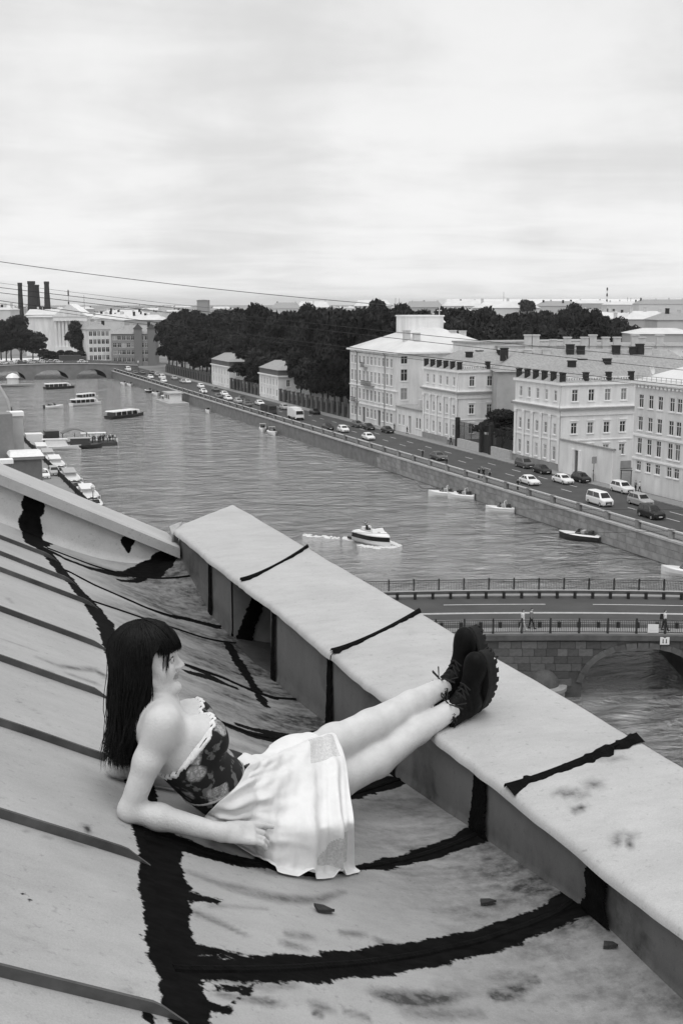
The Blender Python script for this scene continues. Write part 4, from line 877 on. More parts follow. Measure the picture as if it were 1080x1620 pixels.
# left distance: corner houses at the far bridge
block('corner_house', 'light four-storey corner house at the far bridge, left of the darker one', 141, 178, 560, 22, 521, M_WHITE, M_RTIN, 3, 4, 5, chim=3, yaw=math.radians(4), wsz=(1.6, 2.2))
b_, ro_, L_, h_ = block('ornate_house', 'darker ornate four-storey house with gabled roofline beyond the far embankment road', 178, 246, 545, 26, 528, gm('ornate_stucco', .28, .9, .15, .3), M_RTIN, 3.5, 4, 9, chim=3, wsz=(1.7, 2.5), yaw=math.radians(-16))
for u in (L_*.62, L_*.93):
    MB().box(u-1.8, u+1.8, -.7, 0, 0, h_+2.2).build('bay', gm('ornate_bay', .2, .9), b_); MB().add([(u-2.2,-.9,h_+2.2),(u+2.2,-.9,h_+2.2),(u,-.9,h_+4.6),(u-2.2,2,h_+2.2),(u+2.2,2,h_+2.2),(u,2,h_+4.6)], [(0,1,2),(3,5,4),(0,2,5,3),(1,4,5,2),(0,3,4,1)]).build('bay_gable', M_RDARK, b_)
# portico with pediment
P0 = at(62, 560, 640); B = thing('portico_hall', 'white columned hall with triangular pediment behind the far trees', 'building', (P0[0], P0[1], 3.1), math.radians(-20)); 
MB().box(-8, 20, 6, 30, 0, 20.5).build('wall', M_WHITE, B); MB().box(-9, 21, 5, 31, 20.5, 21).build('cornice', M_TRIM, B)
for i in range(8): MB().lathe([(.8, 5), (.75, 6), (.66, 18.0), (.9, 18.6)], 10).build('column', M_WHITE, B, (11+i*1.9-2, 2.5, 0))
MB().box(8, 26, .8, 8, 0, 5).build('podium', M_WHITE, B); MB().box(8, 26, .8, 8, 18.6, 20.8).build('entablature', M_TRIM, B)
MB().add([(7.4,.4,20.8),(26.6,.4,20.8),(17,.4,27.5),(7.4,20,20.8),(26.6,20,20.8),(17,20,27.5)], [(0,1,2),(3,5,4),(0,2,5,3),(1,4,5,2),(0,3,4,1)]).build('pediment', M_WHITE, B)
# power station chimneys
def stack(px_, top, r0, r1, wd, label, twin=False):
    P = at(px_, 520, wd); zt = at(px_, top, wd)[2]; B = thing('factory_chimney', label, 'chimney', (P[0], P[1], 3.1), 0, 'dark factory chimneys on the skyline')
    mm = gm('chimney_brick', .035, .9, .3, .2)
    MB().lathe([(r0, 0), (r1, zt-3.1), (r1*1.12, zt-3.1), (r1*1.12, zt-1.0), (r1*.8, zt-1.0), (r1*.8, zt-4)], 14).build('shaft', mm, B)
    if twin: MB().lathe([(r0*.8, 0), (r1*.7, zt-5), (r1*.8, zt-5), (r1*.8, zt-3.6), (r1*.5, zt-3.6)], 14).build('shaft', mm, B, (r1*1.5, 2, 0))
stack(35, 452, 2.5, 1.55, 900, 'thinnest dark factory chimney, leftmost of the skyline chimneys'); stack(53, 449.5, 4.4, 2.6, 900, 'thick double factory chimney, middle one of the skyline chimneys', True); stack(77, 450, 3.2, 1.75, 900, 'dark factory chimney nearest to the columned hall')
# masts
for px_, y0, y1, wd in ((110.5, 458, 484, 950), (135, 467, 490, 950), (625, 471, 482, 1400), (631, 472, 482, 1400), (957.5, 455, 478, 1500), (795, 462, 480, 1200), (990, 470, 480, 1300), (995, 471, 480, 1300), (302, 490, 515, 700)):
    P = at(px_, 520, wd); zt = at(px_, y0, wd)[2]; lab = {110.5: 'thin mast with two dark platforms right of the factory chimneys', 135: 'faint thin mast right of the two-platform mast', 625: 'left of two tiny faint masts over the park trees', 631: 'right of two tiny faint masts over the park trees', 957.5: 'tall striped chimney on the right skyline', 795: 'thin mast on the skyline above the right trees', 990: 'left of a pair of short stacks on the right skyline', 995: 'right of a pair of short stacks on the right skyline', 302: 'thin post in front of the left distant roofs'}[px_]
    B = thing('skyline_mast', lab, 'mast', (P[0], P[1], 3.1)); h = zt-3.1; rr = wd/1900*(.45 if px_ != 957.5 else 1.0)
    if px_ == 957.5:
        n_ = 7
        for i in range(n_): MB().lathe([(rr*1.3-.02*i*rr, h*(.45+.55*i/n_)), (rr*1.2-.02*i*rr, h*(.45+.55*(i+1)/n_))], 10).build('stripe', M_CHIM if i % 2 == 0 else M_WHITE, B)
        MB().lathe([(rr*1.5, 0), (rr*1.3, h*.45)], 10).build('shaft', M_CHIML, B)
    else: MB().lathe([(rr, 0), (rr*.7, h), (0, h)], 6).build('pole', gm('mast_grey', .2), B)
    if px_ == 110.5:
        for f in (.70, .93): MB().lathe([(0, h*f-2), (rr*2.4, h*f-2), (rr*2.4, h*f+2), (0, h*f+2)], 8).build('platform', M_CHIM, B)
# named far roofs
b_, ro_, L_, h_ = block('tower_block', 'small grey tower block standing over the left trees', 314, 331, 800, 12, 475, gm('far_grey', .30, .9), M_RTIN, .5, 0, 0)
M_FAR = [gm('far_wall_a', .62, .9, .1, .1), gm('far_wall_b', .5, .9, .1, .1), gm('far_wall_c', .4, .9, .15, .1), gm('far_wall_d', .55, .9, .1, .1)]
FARL = [ # (pa, pb, dist, eaves row, roofheight, chimneys, label)
 (0, 22, 760, 490, 2, 3, 'far pale house at the left edge behind the trees'), (138, 200, 700, 505, 3, 4, 'far pale roof block behind the light corner house'), (200, 262, 690, 506, 3, 3, 'far long roof behind the ornate house'),
 (165, 230, 900, 497, 2.5, 2, 'distant low roof just above the ornate house chimneys'), (230, 300, 760, 502, 3, 3, 'distant pale block left of the grey tower block'), (262, 335, 640, 514, 3, 4, 'distant white block directly below the grey tower block'),
 (335, 372, 850, 500, 3, 2, 'distant roof right of the grey tower block'), (430, 476, 1300, 488, 4, 2, 'faint distant block left in the gap over the park trees'), (470, 522, 1500, 486, 4, 3, 'faint distant block right in the gap over the park trees'), (560, 618, 1400, 484, 4, 2, 'faint distant roof over the middle park trees'),
 (640, 700, 1300, 486, 4, 3, 'faint distant roof left of the park church dome'), (700, 760, 1250, 484, 4, 3, 'faint distant roof right of the park church dome'), (752, 850, 640, 487, 4, 3, 'wide pale far house with a round tree on its roofline'),
 (850, 912, 900, 484, 3, 4, 'distant pale house with many small windows above the right trees'), (905, 960, 1300, 480, 2, 2, 'distant towers block near the striped chimney, left of it'), (955, 1010, 1200, 482, 2, 3, 'distant block beside the striped chimney, right of it'), (1005, 1085, 1100, 481, 3, 4, 'distant roofs at the right edge of the skyline'),
 (945, 985, 470, 509, 2, 2, 'white middle-distance house with pale chimney right of the trees'), (985, 1060, 520, 505, 5, 3, 'pale broad-roofed house behind the right trees'), (1035, 1100, 430, 506, 4, 2, 'pale house with three windows at the right edge behind the roofs'), (930, 975, 560, 502, 3, 1, 'small white house peeping over the right trees'), (1000, 1100, 380, 528, 2.5, 0, 'low pale long roof just above the firewall row at right')]
for i, (a, b, d_, yt, rh, ch, lab) in enumerate(FARL):
    block('distant_house', lab, a, b, d_, 14+d_*.01, yt, M_FAR[i % 4], (M_RPALE, M_RTIN, M_RPALE)[i % 3], rh*d_/900+.6, 2 if d_ < 950 else 0, max(3, int((b-a)/7)), chim=ch, group='distant houses of the town')
# a firewall row with pale chimneys behind the near roofs on the right
b_, ro_, L_, h_ = block('firewall_row', 'long pale firewall with a row of chimneys behind the right-hand roofs', 786, 1120, 262, 12, 547, M_WHITE, M_RTIN, .6, 0, 0)
for px_ in (833, 845, 873, 895, 922, 935, 955, 973, 1001, 1012, 1040): 
    u = (px_-786)/(1120-786)*L_; MB().box(-.75, .75, -.35, .8, h_-4, h_+1.2+.5*((px_*7) % 3)).box(-.9, .9, -.5, .95, h_+1.2+.5*((px_*7) % 3), h_+1.45+.5*((px_*7) % 3)).build('chimney', M_CHIML, b_, (u, 0, 0))
b_, ro_, L_, h_ = block('roof_range', 'grey tin-roofed range with black chimneys in front of the firewall row', 786, 1110, 232, 16, 588, M_GREYST, M_RTIN, 4.0, 0, 0)
for px_, hh, c in ((802, 1.2, M_CHIM), (908, 1.9, M_CHIM), (925, 1.6, M_CHIM), (982, 1.7, M_CHIM), (1010, 1.4, M_CHIM), (1020, 2.0, M_CHIM), (870, 1.0, M_CHIML), (1033, 1.3, M_CHIML), (840, .9, M_CHIML)): chimney(ro_, (px_-786)/324*L_, 5.5, h_+3.0, hh, 1.5, 1.0, c)
for k in range(9): MB().box(-.04, .04, 0, 7.2, 0, .08).build('roof_seam', M_RDARK, ro_, (L_*(k+.5)/9, .2, h_+.3)).rotation_euler = (math.atan2(4.0, 7.6), 0, 0)
# ------------------------------------------------------------------ neighbour roofs on the left bank
B = thing('neighbour_house', 'neighbouring house with tin roof, stucco chimney and dark attic left of the gable', 'building')
wd = 70.0
P = at(66, 735, wd); x_ = P[0]; y_ = P[1]
MB().box(-20, x_, y_+1, y_+40, 3.2, P[2]-.6).build('wall', M_STUCCO, B)
MB().frus((-20, x_+.4, y_+1, y_+40), P[2]-.6, (-20, x_-7, y_+5, y_+40), P[2]+4.2).build('roof', M_RTIN, B)
c = at(28, 715, wd-1); MB().box(-.40, .36, -.4, .5, -3, 2.1).build('chimney', gm('stucco_chimney', .45, .9, .15, 1.5), B, (c[0], c[1], c[2])); MB().box(-.46, .42, -.46, .56, 2.1, 2.32).build('chimney_cap', M_TRIM, B, (c[0], c[1], c[2]))
c = at(42, 728, wd-4); MB().box(-.78, .78, -.5, 1.6, -2.8, .1).build('attic_box', gm('attic_dark', .16, .9, .2, 2), B, (c[0], c[1], c[2])); MB().box(-.9, .9, -.62, 1.7, .1, .26).build('attic_fascia', gm('attic_fascia', .22), B, (c[0], c[1], c[2])); MB().frus((-.92, .92, -.64, 1.72), .26, (-.8, .8, .2, 1.0), .48).build('attic_roof', gm('attic_cap', .72, .6), B, (c[0], c[1], c[2]))
c = at(5, 700, wd-3); MB().box(-.6, .55, -.3, 1.4, -3, 1.6).build('dormer', gm('dormer_tin', .22), B, (c[0], c[1], c[2]))
c = at(8, 727, wd-6); MB().box(-1.2, .42, -.3, .4, -.2, .02).build('parapet', M_TRIM, B, (c[0], c[1], c[2]))

# the rest of the town out to the horizon: a far mass of roofs
tm_ = MB(); tr2 = random.Random(77)
for i in range(620):
    wd = 620*math.exp(tr2.random()*1.55); px_ = tr2.uniform(-900, 1500)
    if (240 < px_ < 700 and wd < 760) or (-200 < px_ < 160 and wd < 880): continue
    P = at(px_, 600, wd); L2, D2, H2 = tr2.uniform(14, 46), tr2.uniform(11, 18), tr2.uniform(12, 19.5); a_ = tr2.choice([0, .2, -.35, 1.4])+tr2.uniform(-.1, .1); ca, sa = math.cos(a_), math.sin(a_); mi = tr2.randrange(3); rh = tr2.uniform(1.5, 4)
    q = lambda x, y, z: (P[0]+x*ca-y*sa, P[1]+x*sa+y*ca, z)
    tm_.add([q(x, y, z) for z in (3.0, 3+H2) for x, y in ((-L2/2, -D2/2), (L2/2, -D2/2), (L2/2, D2/2), (-L2/2, D2/2))], [(0,1,5,4),(1,2,6,5),(2,3,7,6),(3,0,4,7)], mi)
    tm_.add([q(-L2/2-.4, -D2/2-.4, 3+H2), q(L2/2+.4, -D2/2-.4, 3+H2), q(L2/2+.4, D2/2+.4, 3+H2), q(-L2/2-.4, D2/2+.4, 3+H2), q(-L2/2+3, 0, 3+H2+rh), q(L2/2-3, 0, 3+H2+rh)], [(0,1,5,4),(1,2,5),(2,3,4,5),(3,0,4),(0,3,2,1)], 3+tr2.randrange(2))
    for k in range(tr2.randrange(1, 5)):
        x0 = tr2.uniform(-L2*.4, L2*.4); c_ = [q(x0+dx, dy, z) for z in (3+H2, 3+H2+rh+tr2.uniform(.8, 2)) for dx, dy in ((-.7, -.5), (.7, -.5), (.7, .5), (-.7, .5))]; tm_.add(c_, [(0,1,5,4),(1,2,6,5),(2,3,7,6),(3,0,4,7),(4,5,6,7)], tr2.choice([0, 5]))
tag(tm_.build('far_town', [M_FAR[0], M_FAR[1], M_FAR[2], M_RPALE, M_RTIN, M_CHIM]), 'mass of pale town roofs reaching to the horizon', 'town', kind='stuff')

for yy0, yy1, hz_, lab in ((112, 158, 17.5, 'long tin-roofed house on the left quay beyond the neighbouring house'), (163, 236, 19.0, 'farther long house on the left quay opposite the moored boats')):
    B = thing('quay_house', lab, 'building', (0, 0, 0)); facade(B, 8.5, yy0, 'E', yy1-yy0, 3.1, 3.1+hz_, [(u, z, 1.2, 2.0, 'plain') for u in rect(1, yy1-yy0-1, int((yy1-yy0)/3.4)) for z in (5.0, 9.2, 13.4)], M_CREAM); facade(B, -16, yy0, 'S', 24.5, 3.1, 3.1+hz_, [], M_CREAM); facade(B, 8.5, yy1, 'N', 24.5, 3.1, 3.1+hz_, [], M_CREAM); ro_ = hip(B, -16.4, 8.9, yy0-.4, yy1+.4, 3.1+hz_, 7.5+hz_, M_RTIN, 9)
    for k in range(4): chimney(ro_, 0, yy0+(yy1-yy0)*(k+.5)/4, 5.5+hz_, 2.4, 1.4, 1.0, M_CHIML)
# ------------------------------------------------------------------ trees
def leaf_mat(name, v, var):
    m = gm(name, v, .8, var, 9, 0, .05, rnd=.4); b = m.node_tree.nodes['Principled BSDF']; return m
M_LEAF = leaf_mat('foliage', .026, .9); M_BARK = gm('bark', .05, .9, .3, 3)
def crown_mesh(seed, n=5200, lobes=16, size=.062):
    """leaves spread through lobes inside a unit crown: x, y about +-.42, z .28..1"""
    r = np.random.default_rng(seed); C_ = []; R_ = []
    for i in range(lobes):
        z = .34+.58*r.random(); rad = .30*math.sin(math.pi*min(1, max(.08, (z-.18)/.86)))**.7; a = r.random()*6.283; d = rad*math.sqrt(r.random())
        C_.append((d*math.cos(a), d*math.sin(a), z)); R_.append(.10+.09*r.random())
    C_ = np.array(C_); R_ = np.array(R_); k = r.choice(lobes, n, p=R_**2/np.sum(R_**2)); v = r.normal(size=(n, 3)); v /= np.linalg.norm(v, axis=1)[:, None]
    v[:, 2] = np.where(v[:, 2] < -.3, -v[:, 2]*.6, v[:, 2])
    rr = R_[k]*(.55+.5*r.random(n)**.6); P = C_[k]+v*rr[:, None]*np.array([1.15, 1.15, .9]); 
    nrm = v+r.normal(scale=.6, size=(n, 3)); nrm /= np.linalg.norm(nrm, axis=1)[:, None]; t = np.cross(nrm, r.normal(size=(n, 3))); t /= np.linalg.norm(t, axis=1)[:, None]; b = np.cross(nrm, t)
    s = size*(.35+.55*r.random(n))[:, None]; V = np.stack([P-t*s*.8, P-b*s*.45, P+t*s, P+b*s*.5], 1).reshape(-1, 3)
    return np_mesh('crown', V, np.arange(4*n).reshape(n, 4), M_LEAF, False)
CROWNS = [crown_mesh(s, 5200) for s in range(6)]
def trunk_mesh(seed):
    r = np.random.default_rng(seed+50); m = MB(); m.tube([(0,0,0),(.01,0,.15),(.0,.01,.34),(.02,-.01,.6)], [.028,.022,.018,.008], 7)
    for i in range(6):
        a = i*1.05+r.random(); z = .26+.05*i; L_ = .16+.1*r.random(); m.tube([(0,0,z),(L_*.5*math.cos(a), L_*.5*math.sin(a), z+.09),(L_*math.cos(a), L_*math.sin(a), z+.2)], [.011,.008,.003], 5)
    return m.mesh('trunk', M_BARK)
TRUNKS = [trunk_mesh(s) for s in range(3)]
tr = random.Random(21)
def tree(x, y, ztop, wide, label, group, name='park_tree', z0=3.1, kind=None):
    h = (ztop-z0)*(1.0); k = tr.randrange(6) if kind is None else kind
    t = thing(name, label, 'tree' if name != 'yard_bush' else 'bush', (x, y, z0), tr.random()*6.28, group); sx = wide/.72
    c = link('crown', CROWNS[k], t); c.scale = (sx, sx, h/.99); s = link('trunk', TRUNKS[k % 3], t); s.scale = (sx*.8, sx*.8, h*.99); return t
GP = 'dense dark trees of the riverside park'
LP_ = 'tall dark leafy tree in the dense riverside park beyond the road'
y = 280.0
while y < 500:
    for xr, hh in ((109.5, 15), (117, 20), (126, 23.5), (137, 25)):
        yy = y+tr.uniform(-2.5, 2.5)
        if xr < 120 and (332 < yy < 356 or 386 < yy < 413): continue
        if xr < 130 and yy < 283: continue
        tree(xr+tr.uniform(-1.5, 1.5), yy, 3.1+hh*tr.uniform(.85, 1.06), tr.uniform(8.5, 11.5), LP_, GP)
    y += 9.0
# skyline trees by the row their tops reach
for px_, py_, wd in [(268,505,520),(285,497,560),(300,492,600),(320,494,560),(345,490,520),(362,497,500),(385,494,480),(402,486,430),(425,493,420),(446,497,400),(470,494,430),(490,490,400),(515,487,380),(540,488,370),(560,492,390),(580,487,400),(600,484,420),(622,485,430),(640,488,400),(660,491,380),(680,495,400),(565,505,300),(590,503,310),(540,500,310),(705,493,430),(725,492,440),(748,490,450),(770,491,440),(790,497,420),(812,494,430),(835,498,430),(855,496,440),(878,494,450),(895,489,460),(912,486,470),(930,488,460),(950,500,440),(968,508,420),(985,512,400),(735,512,330),(760,515,325),(790,518,325),(820,517,325),(850,520,320),(880,519,320),(910,518,325),(940,517,330)]:
    P = at(px_, 600, wd); zt = at(px_, py_, wd)[2]; tree(P[0], P[1], zt+.6, tr.uniform(10, 14), LP_ if px_ < 690 else 'dark leafy tree in the wood behind the right-hand roofs', GP if px_ < 690 else 'dark trees behind the right-hand roofs', 'park_tree' if px_ < 690 else 'wood_tree')
for px_, py_, wd, wi in [(4,505,600,13),(20,508,590,13),(36,500,590,13),(12,520,565,12),(34,526,560,12),(54,522,575,12),(64,530,565,10)]:
    P = at(px_, 600, wd); tree(P[0], P[1], at(px_, py_, wd)[2], wi, 'large dark tree left of the columned hall beyond the far bridge', 'dark trees at the left edge beyond the far bridge', 'far_tree')
for px_, py_, wd, wi, lab in [(128,508,575,11,'tall dark tree standing right before the columned hall'),(138,520,570,9,'dark tree between the columned hall and the light corner house')]:
    P = at(px_, 600, wd); tree(P[0], P[1], at(px_, py_, wd)[2], wi, lab, 'dark trees before the columned hall', 'far_tree')
for i, px_ in enumerate((74, 83, 92, 101, 110, 119, 128)):
    P = at(px_, 600, 562); tree(P[0], P[1], at(px_, 554+(i % 3), 562)[2], 5.5, 'low round dark tree in the row at the foot of the columned hall', 'row of low trees below the columned hall', 'low_tree')
P = at(830, 560, 640); tree(P[0], P[1], at(830, 472, 640)[2], 13, 'round dark tree rising over the wide pale far house on the skyline', None, 'far_tree')
tree(109.5, 376, 12.5, 11, 'round dark tree between the two park pavilions', None, 'pavilion_tree'); tree(108.5, 365, 11, 8, 'smaller dark tree beside the nearer park pavilion', None, 'pavilion_tree')
tree(109.8, 205.5, 10.6, 9.5, 'round dark bush behind the iron fence between two pilastered houses', None, 'yard_bush', 2.0); tree(112.5, 199.5, 9.4, 7, 'lower dark bush behind the iron fence nearer to the roof-post house', None, 'yard_bush', 2.0)
# little church dome in the trees
P = at(694, 520, 380); D_ = thing('church_dome', 'small white church dome with cross among the park trees', 'church', (P[0], P[1], 3.1)); h = at(694, 503, 380)[2]-3.1
MB().lathe([(2.4, 0), (2.4, h-3.0), (2.7, h-2.8), (2.3, h-1.5), (1.2, h-.4), (.3, h), (.3, h+.8), (0, h+.9)], 14).build('dome', M_WHITE, D_, smooth=True); MB().box(-.14, .14, -.1, .1, h+.8, h+3.4).box(-.8, .8, -.1, .1, h+2.2, h+2.5).build('cross', M_WHITE, D_)
# ------------------------------------------------------------------ cars
def paint(n, v): return gm('car_paint_'+n, v, .35, .05, 2, 0, .5)
PAINTS = {'white': paint('white', .78), 'black': paint('black', .015), 'grey': paint('grey', .09), 'silver': paint('silver', .38)}
M_CGL = gm('car_glass', .012, .1, .2, 2, 0, .6); M_TYRE = gm('tyre', .012, .9, .2, 5); M_RIM = gm('rim', .35, .4, .1, 5); M_LAMP = gm('head_lamp', .8, .2, .05, 4, 0, .6); M_GRILL = gm('grille', .012, .6, .2, 4)
KIND = {  # half width, hood z, belt z, roof z, front y, rear y, greenhouse base y0 y1, top y0 y1
 'saloon': (.88, .86, .93, 1.44, -2.25, 2.2, -1.05, 1.75, -.25, 1.15), 'hatch': (.87, .95, 1.0, 1.52, -2.05, 1.95, -1.1, 1.9, -.35, 1.55),
 'suv': (.93, 1.05, 1.1, 1.72, -2.3, 2.2, -1.15, 2.1, -.45, 1.85), 'van': (.95, 1.12, 1.18, 1.96, -2.45, 2.4, -1.75, 2.36, -1.0, 2.28)}
CARM = {}
def car_parts(kind, shade):
    k = (kind, shade)
    if k in CARM: return CARM[k]
    w_, hz, bz_, rz, f, r, g0, g1, t0, t1 = KIND[kind]; P = PAINTS[shade]; D = {}
    def ring(y, hw, zb, zt):
        return [(-hw*.86, y, zb), (hw*.86, y, zb), (hw, y, zb+.14), (hw, y, zt-.16), (hw*.90, y, zt-.03), (hw*.6, y, zt), (-hw*.6, y, zt), (-hw*.90, y, zt-.03), (-hw, y, zt-.16), (-hw, y, zb+.14)]
    b = MB(); b.loft([ring(f, w_*.74, .34, hz-.22), ring(f+.12, w_*.90, .22, hz-.10), ring(f+.5, w_, .20, hz-.02), ring(g0, w_, .20, bz_), ring(0, w_, .20, bz_+.01), ring(g1-.1, w_, .20, bz_), ring(r-.12, w_*.96, .24, bz_-.03), ring(r, w_*.84, .36, bz_-.16)])
    top = w_*.70
    def gring(z, hw, y0, y1): return [(-hw, y0+.12, z), (-hw*.8, y0, z), (hw*.8, y0, z), (hw, y0+.12, z), (hw, y1-.1, z), (hw*.8, y1, z), (-hw*.8, y1, z), (-hw, y1-.1, z)]
    b.loft([gring(bz_-.04, w_*.95, g0, g1), gring(rz-.07, top*1.04, t0, t1), gring(rz, top*.88, t0+.16, t1-.1)])
    D['body'] = b.mesh('body', P)
    def lerp(z): q = (z-(bz_-.04))/(rz-.07-(bz_-.04)); return w_*.95+(top*1.04-w_*.95)*q, g0+(t0-g0)*q, g1+(t1-g1)*q
    za, zb = bz_+.03, rz-.11; ha, ya, Ya = lerp(za); hb, yb, Yb = lerp(zb); e = .014
    D['windscreen'] = MB().quad((-ha*.8, ya-e, za), (ha*.8, ya-e, za), (hb*.8, yb-e, zb), (-hb*.8, yb-e, zb)).mesh('windscreen', M_CGL)
    D['rear_window'] = MB().quad((ha*.8, Ya+e, za), (-ha*.8, Ya+e, za), (-hb*.8, Yb+e, zb), (hb*.8, Yb+e, zb)).mesh('rear_window', M_CGL)
    for s in (-1, 1):
        m1 = (ya+Ya)/2+.05; m2 = (yb+Yb)/2+.05
        D['side_window', s, 0] = MB().quad((s*(ha+e), ya+.24, za), (s*(ha+e), m1-.05, za), (s*(hb+e), m2-.05, zb), (s*(hb+e), yb+.22, zb)).mesh('side_window', M_CGL)
        D['side_window', s, 1] = MB().quad((s*(ha+e), m1+.05, za), (s*(ha+e), Ya-.22, za), (s*(hb+e), Yb-.2, zb), (s*(hb+e), m2+.05, zb)).mesh('side_window', M_CGL)
        D['headlight', s] = MB().add([(s*w_*.56, f-.015+.05, hz-.36), (s*w_*.88, f+.10, hz-.36), (s*w_*.90, f+.14, hz-.20), (s*w_*.56, f+.03, hz-.24), (s*w_*.56, f+.2, hz-.36), (s*w_*.86, f+.3, hz-.36), (s*w_*.88, f+.3, hz-.2), (s*w_*.56, f+.2, hz-.24)], [(0,1,2,3),(4,7,6,5),(0,3,7,4),(1,5,6,2),(3,2,6,7),(0,4,5,1)]).mesh('headlight', M_LAMP)
    D['grille'] = MB().box(-w_*.5, w_*.5, f-.02, f+.1, .36, hz-.38).mesh('grille', M_GRILL); D['number_plate'] = MB().box(-.26, .26, f-.035, f-.022, .42, .53).mesh('number_plate', M_LAMP)
    wh = MB(); wh.lathe([(.16, -.11), (.30, -.11), (.325, -.05), (.325, .05), (.30, .11), (.16, .11)], 14); hub = MB(); hub.lathe([(0, .09), (.2, .09), (.21, .05), (.21, -.05), (.2, -.09), (0, -.09)], 10)
    D['wheel'] = wh.mesh('wheel', M_TYRE); D['rim'] = hub.mesh('rim', M_RIM); CARM[k] = D; return D
def car(x, y, z, kind, shade, label, rz=0.0, group=None, full=True):
    w_, hz, bz_, rzz, f, r, *_ = KIND[kind]; D = car_parts(kind, shade); t = thing('parked_car' if x > 98 else 'passing_car', label, 'van' if kind == 'van' else 'car', (x, y, z), rz, group)
    link('body', D['body'], t)
    for n in ('windscreen', 'rear_window'): link(n, D[n], t)
    for s in (-1, 1):
        for i in (0, 1): link('side_window', D['side_window', s, i], t)
        if full: link('headlight', D['headlight', s], t)
        for yy in (f+.85, r-.8):
            wo = link('wheel', D['wheel'], t, (s*(w_-.10), yy, .325)); wo.rotation_euler = (0, math.pi/2, 0)
            if full: link('rim', D['rim'], wo, (0, 0, s*.03))
    if full: link('grille', D['grille'], t); link('number_plate', D['number_plate'], t)
    return t
NEAR = [(960,802,'van','white','white minivan with dark windows, nearest white vehicle in the lane by the river'),(847,769,'saloon','white','white car alone in the river lane, left of the white minivan'),(900,767,'saloon','white','white car in the middle of the road beside a dark parked car'),
 (929,765,'hatch','black','dark parked car right beside the white car in front of the yard wall'),(995,782,'suv','white','white crossover parked near the notice board'),(1025,803,'suv','silver','silver car half hidden by the dark car at the right edge'),(1043,823,'suv','black','dark car nearest to the camera at the right edge of the road'),
 (838,742,'suv','grey','dark grey car parked before the roof-post house, left one of two'),(866,751,'saloon','black','black saloon parked behind the dark grey car before the roof-post house'),(700,729,'saloon','grey','lone dark car in the river lane beside the embankment pedestrians'),(588,697,'saloon','white','white saloon before the tall pale house, nearer of two in the lane'),
 (548,685,'hatch','white','white car before the tall pale house, farther of two in the lane'),(523,681,'saloon','black','dark car with pale roof ahead of the white van truck'),(570,677,'hatch','grey','grey car parked at the tall pale house, leftmost of three'),(588,681,'saloon','black','black car parked at the tall pale house, middle of three'),(618,686,'saloon','black','black car parked at the tall pale house beside the annex')]
for px_, py_, k, s, lab in NEAR:
    P = onz(px_, py_, 3.15); car(P[0], P[1]+2, 3.15, k, s, lab, random.uniform(-.04, .04)-.02, 'cars on the embankment road')
FARC = [(411,641,'saloon','white'),(391,640,'hatch','black'),(390,643,'saloon','grey'),(377,638,'hatch','silver'),(361,633,'saloon','white'),(355,626,'saloon','white'),(341,619,'saloon','grey'),(340,630,'saloon','grey'),(322,622,'saloon','white'),(318,614,'hatch','white'),(297,606,'saloon','white'),(290,606,'saloon','silver'),(276,601,'hatch','silver'),(254,605,'saloon','white'),(257,600,'van','white'),(249,595,'hatch','silver'),(241,592,'saloon','grey'),(232,599,'saloon','white'),(226,592,'saloon','grey'),(211,592,'saloon','grey'),(203,587,'van','white'),(194,583,'saloon','white'),(383,634,'hatch','black'),(450,648,'hatch','silver'),(500,655,'saloon','black')]
for i, (px_, py_, k, s) in enumerate(FARC):
    P = onz(px_, py_, 3.15); x = min(max(P[0], 91.6), 101.5); car(x, P[1], 3.15, k, s, {'white': 'small white', 'black': 'small black', 'grey': 'small dark grey', 'silver': 'small silver'}[s]+(' van' if k == 'van' else ' car')+' far along the embankment road beside the park', 0, 'far cars along the embankment road', full=False)
for i, (px_, py_, k, s) in enumerate([(12,580,'saloon','white'),(26,580,'saloon','white'),(44,581,'saloon','grey'),(62,581,'saloon','white'),(70,582,'hatch','silver'),(79,580,'saloon','white'),(91,579,'saloon','silver'),(103,580,'saloon','white'),(147,580,'saloon','white'),(26,573,'saloon','white'),(50,574,'saloon','white'),(75,574,'saloon','grey'),(3,580,'saloon','white')]):
    P = onz(px_, py_, 6.2); X = P[0]; Y = 512 if py_ > 576 else 522; car(X, Y, fz(X-36)+.0, k, s, {'white': 'tiny white car', 'grey': 'tiny dark car', 'silver': 'tiny silver car'}[s]+' crossing the far bridge', math.pi/2, 'cars crossing the far bridge', full=False)
# truck, box van, bus
def truck(px_, py_, label, cab, box, name, cat, z=3.15, L_=7.0, H_=3.2, w_=1.15, rz=0, P=None):
    P = onz(px_, py_, z) if P is None else P; t = thing(name, label, cat, (P[0], P[1]+2.5, z), rz)
    MB().frus((-w_*.92, w_*.92, -L_/2, -L_/2+1.9), .45, (-w_*.86, w_*.86, -L_/2+.25, -L_/2+1.9), 2.45).build('cab', cab, t); MB().box(-w_, w_, -L_/2+2.0, L_/2, .75, H_).build('cargo_box', box, t)
    MB().add([(-w_*.8,-L_/2+.10,1.45),(w_*.8,-L_/2+.10,1.45),(w_*.75,-L_/2+.21,2.3),(-w_*.75,-L_/2+.21,2.3)], [(0,1,2,3)]).build('windscreen', M_CGL, t); MB().box(-w_*.8, w_*.8, -L_/2-.06, -L_/2+.2, .35, .7).build('bumper', M_GRILL, t)
    for s in (-1, 1):
        for yy in (-L_/2+1.0, L_/2-1.3): o = link('wheel', car_parts('van', 'white')['wheel'], t, (s*(w_-.12), yy, .45)); o.rotation_euler = (0, math.pi/2, 0); o.scale = (1.35, 1.35, 1.6)
    return t
truck(473, 665, 'white box van in the river lane between a truck and cars', PAINTS['white'], PAINTS['white'], 'box_van', 'van', L_=6.4, H_=2.9)
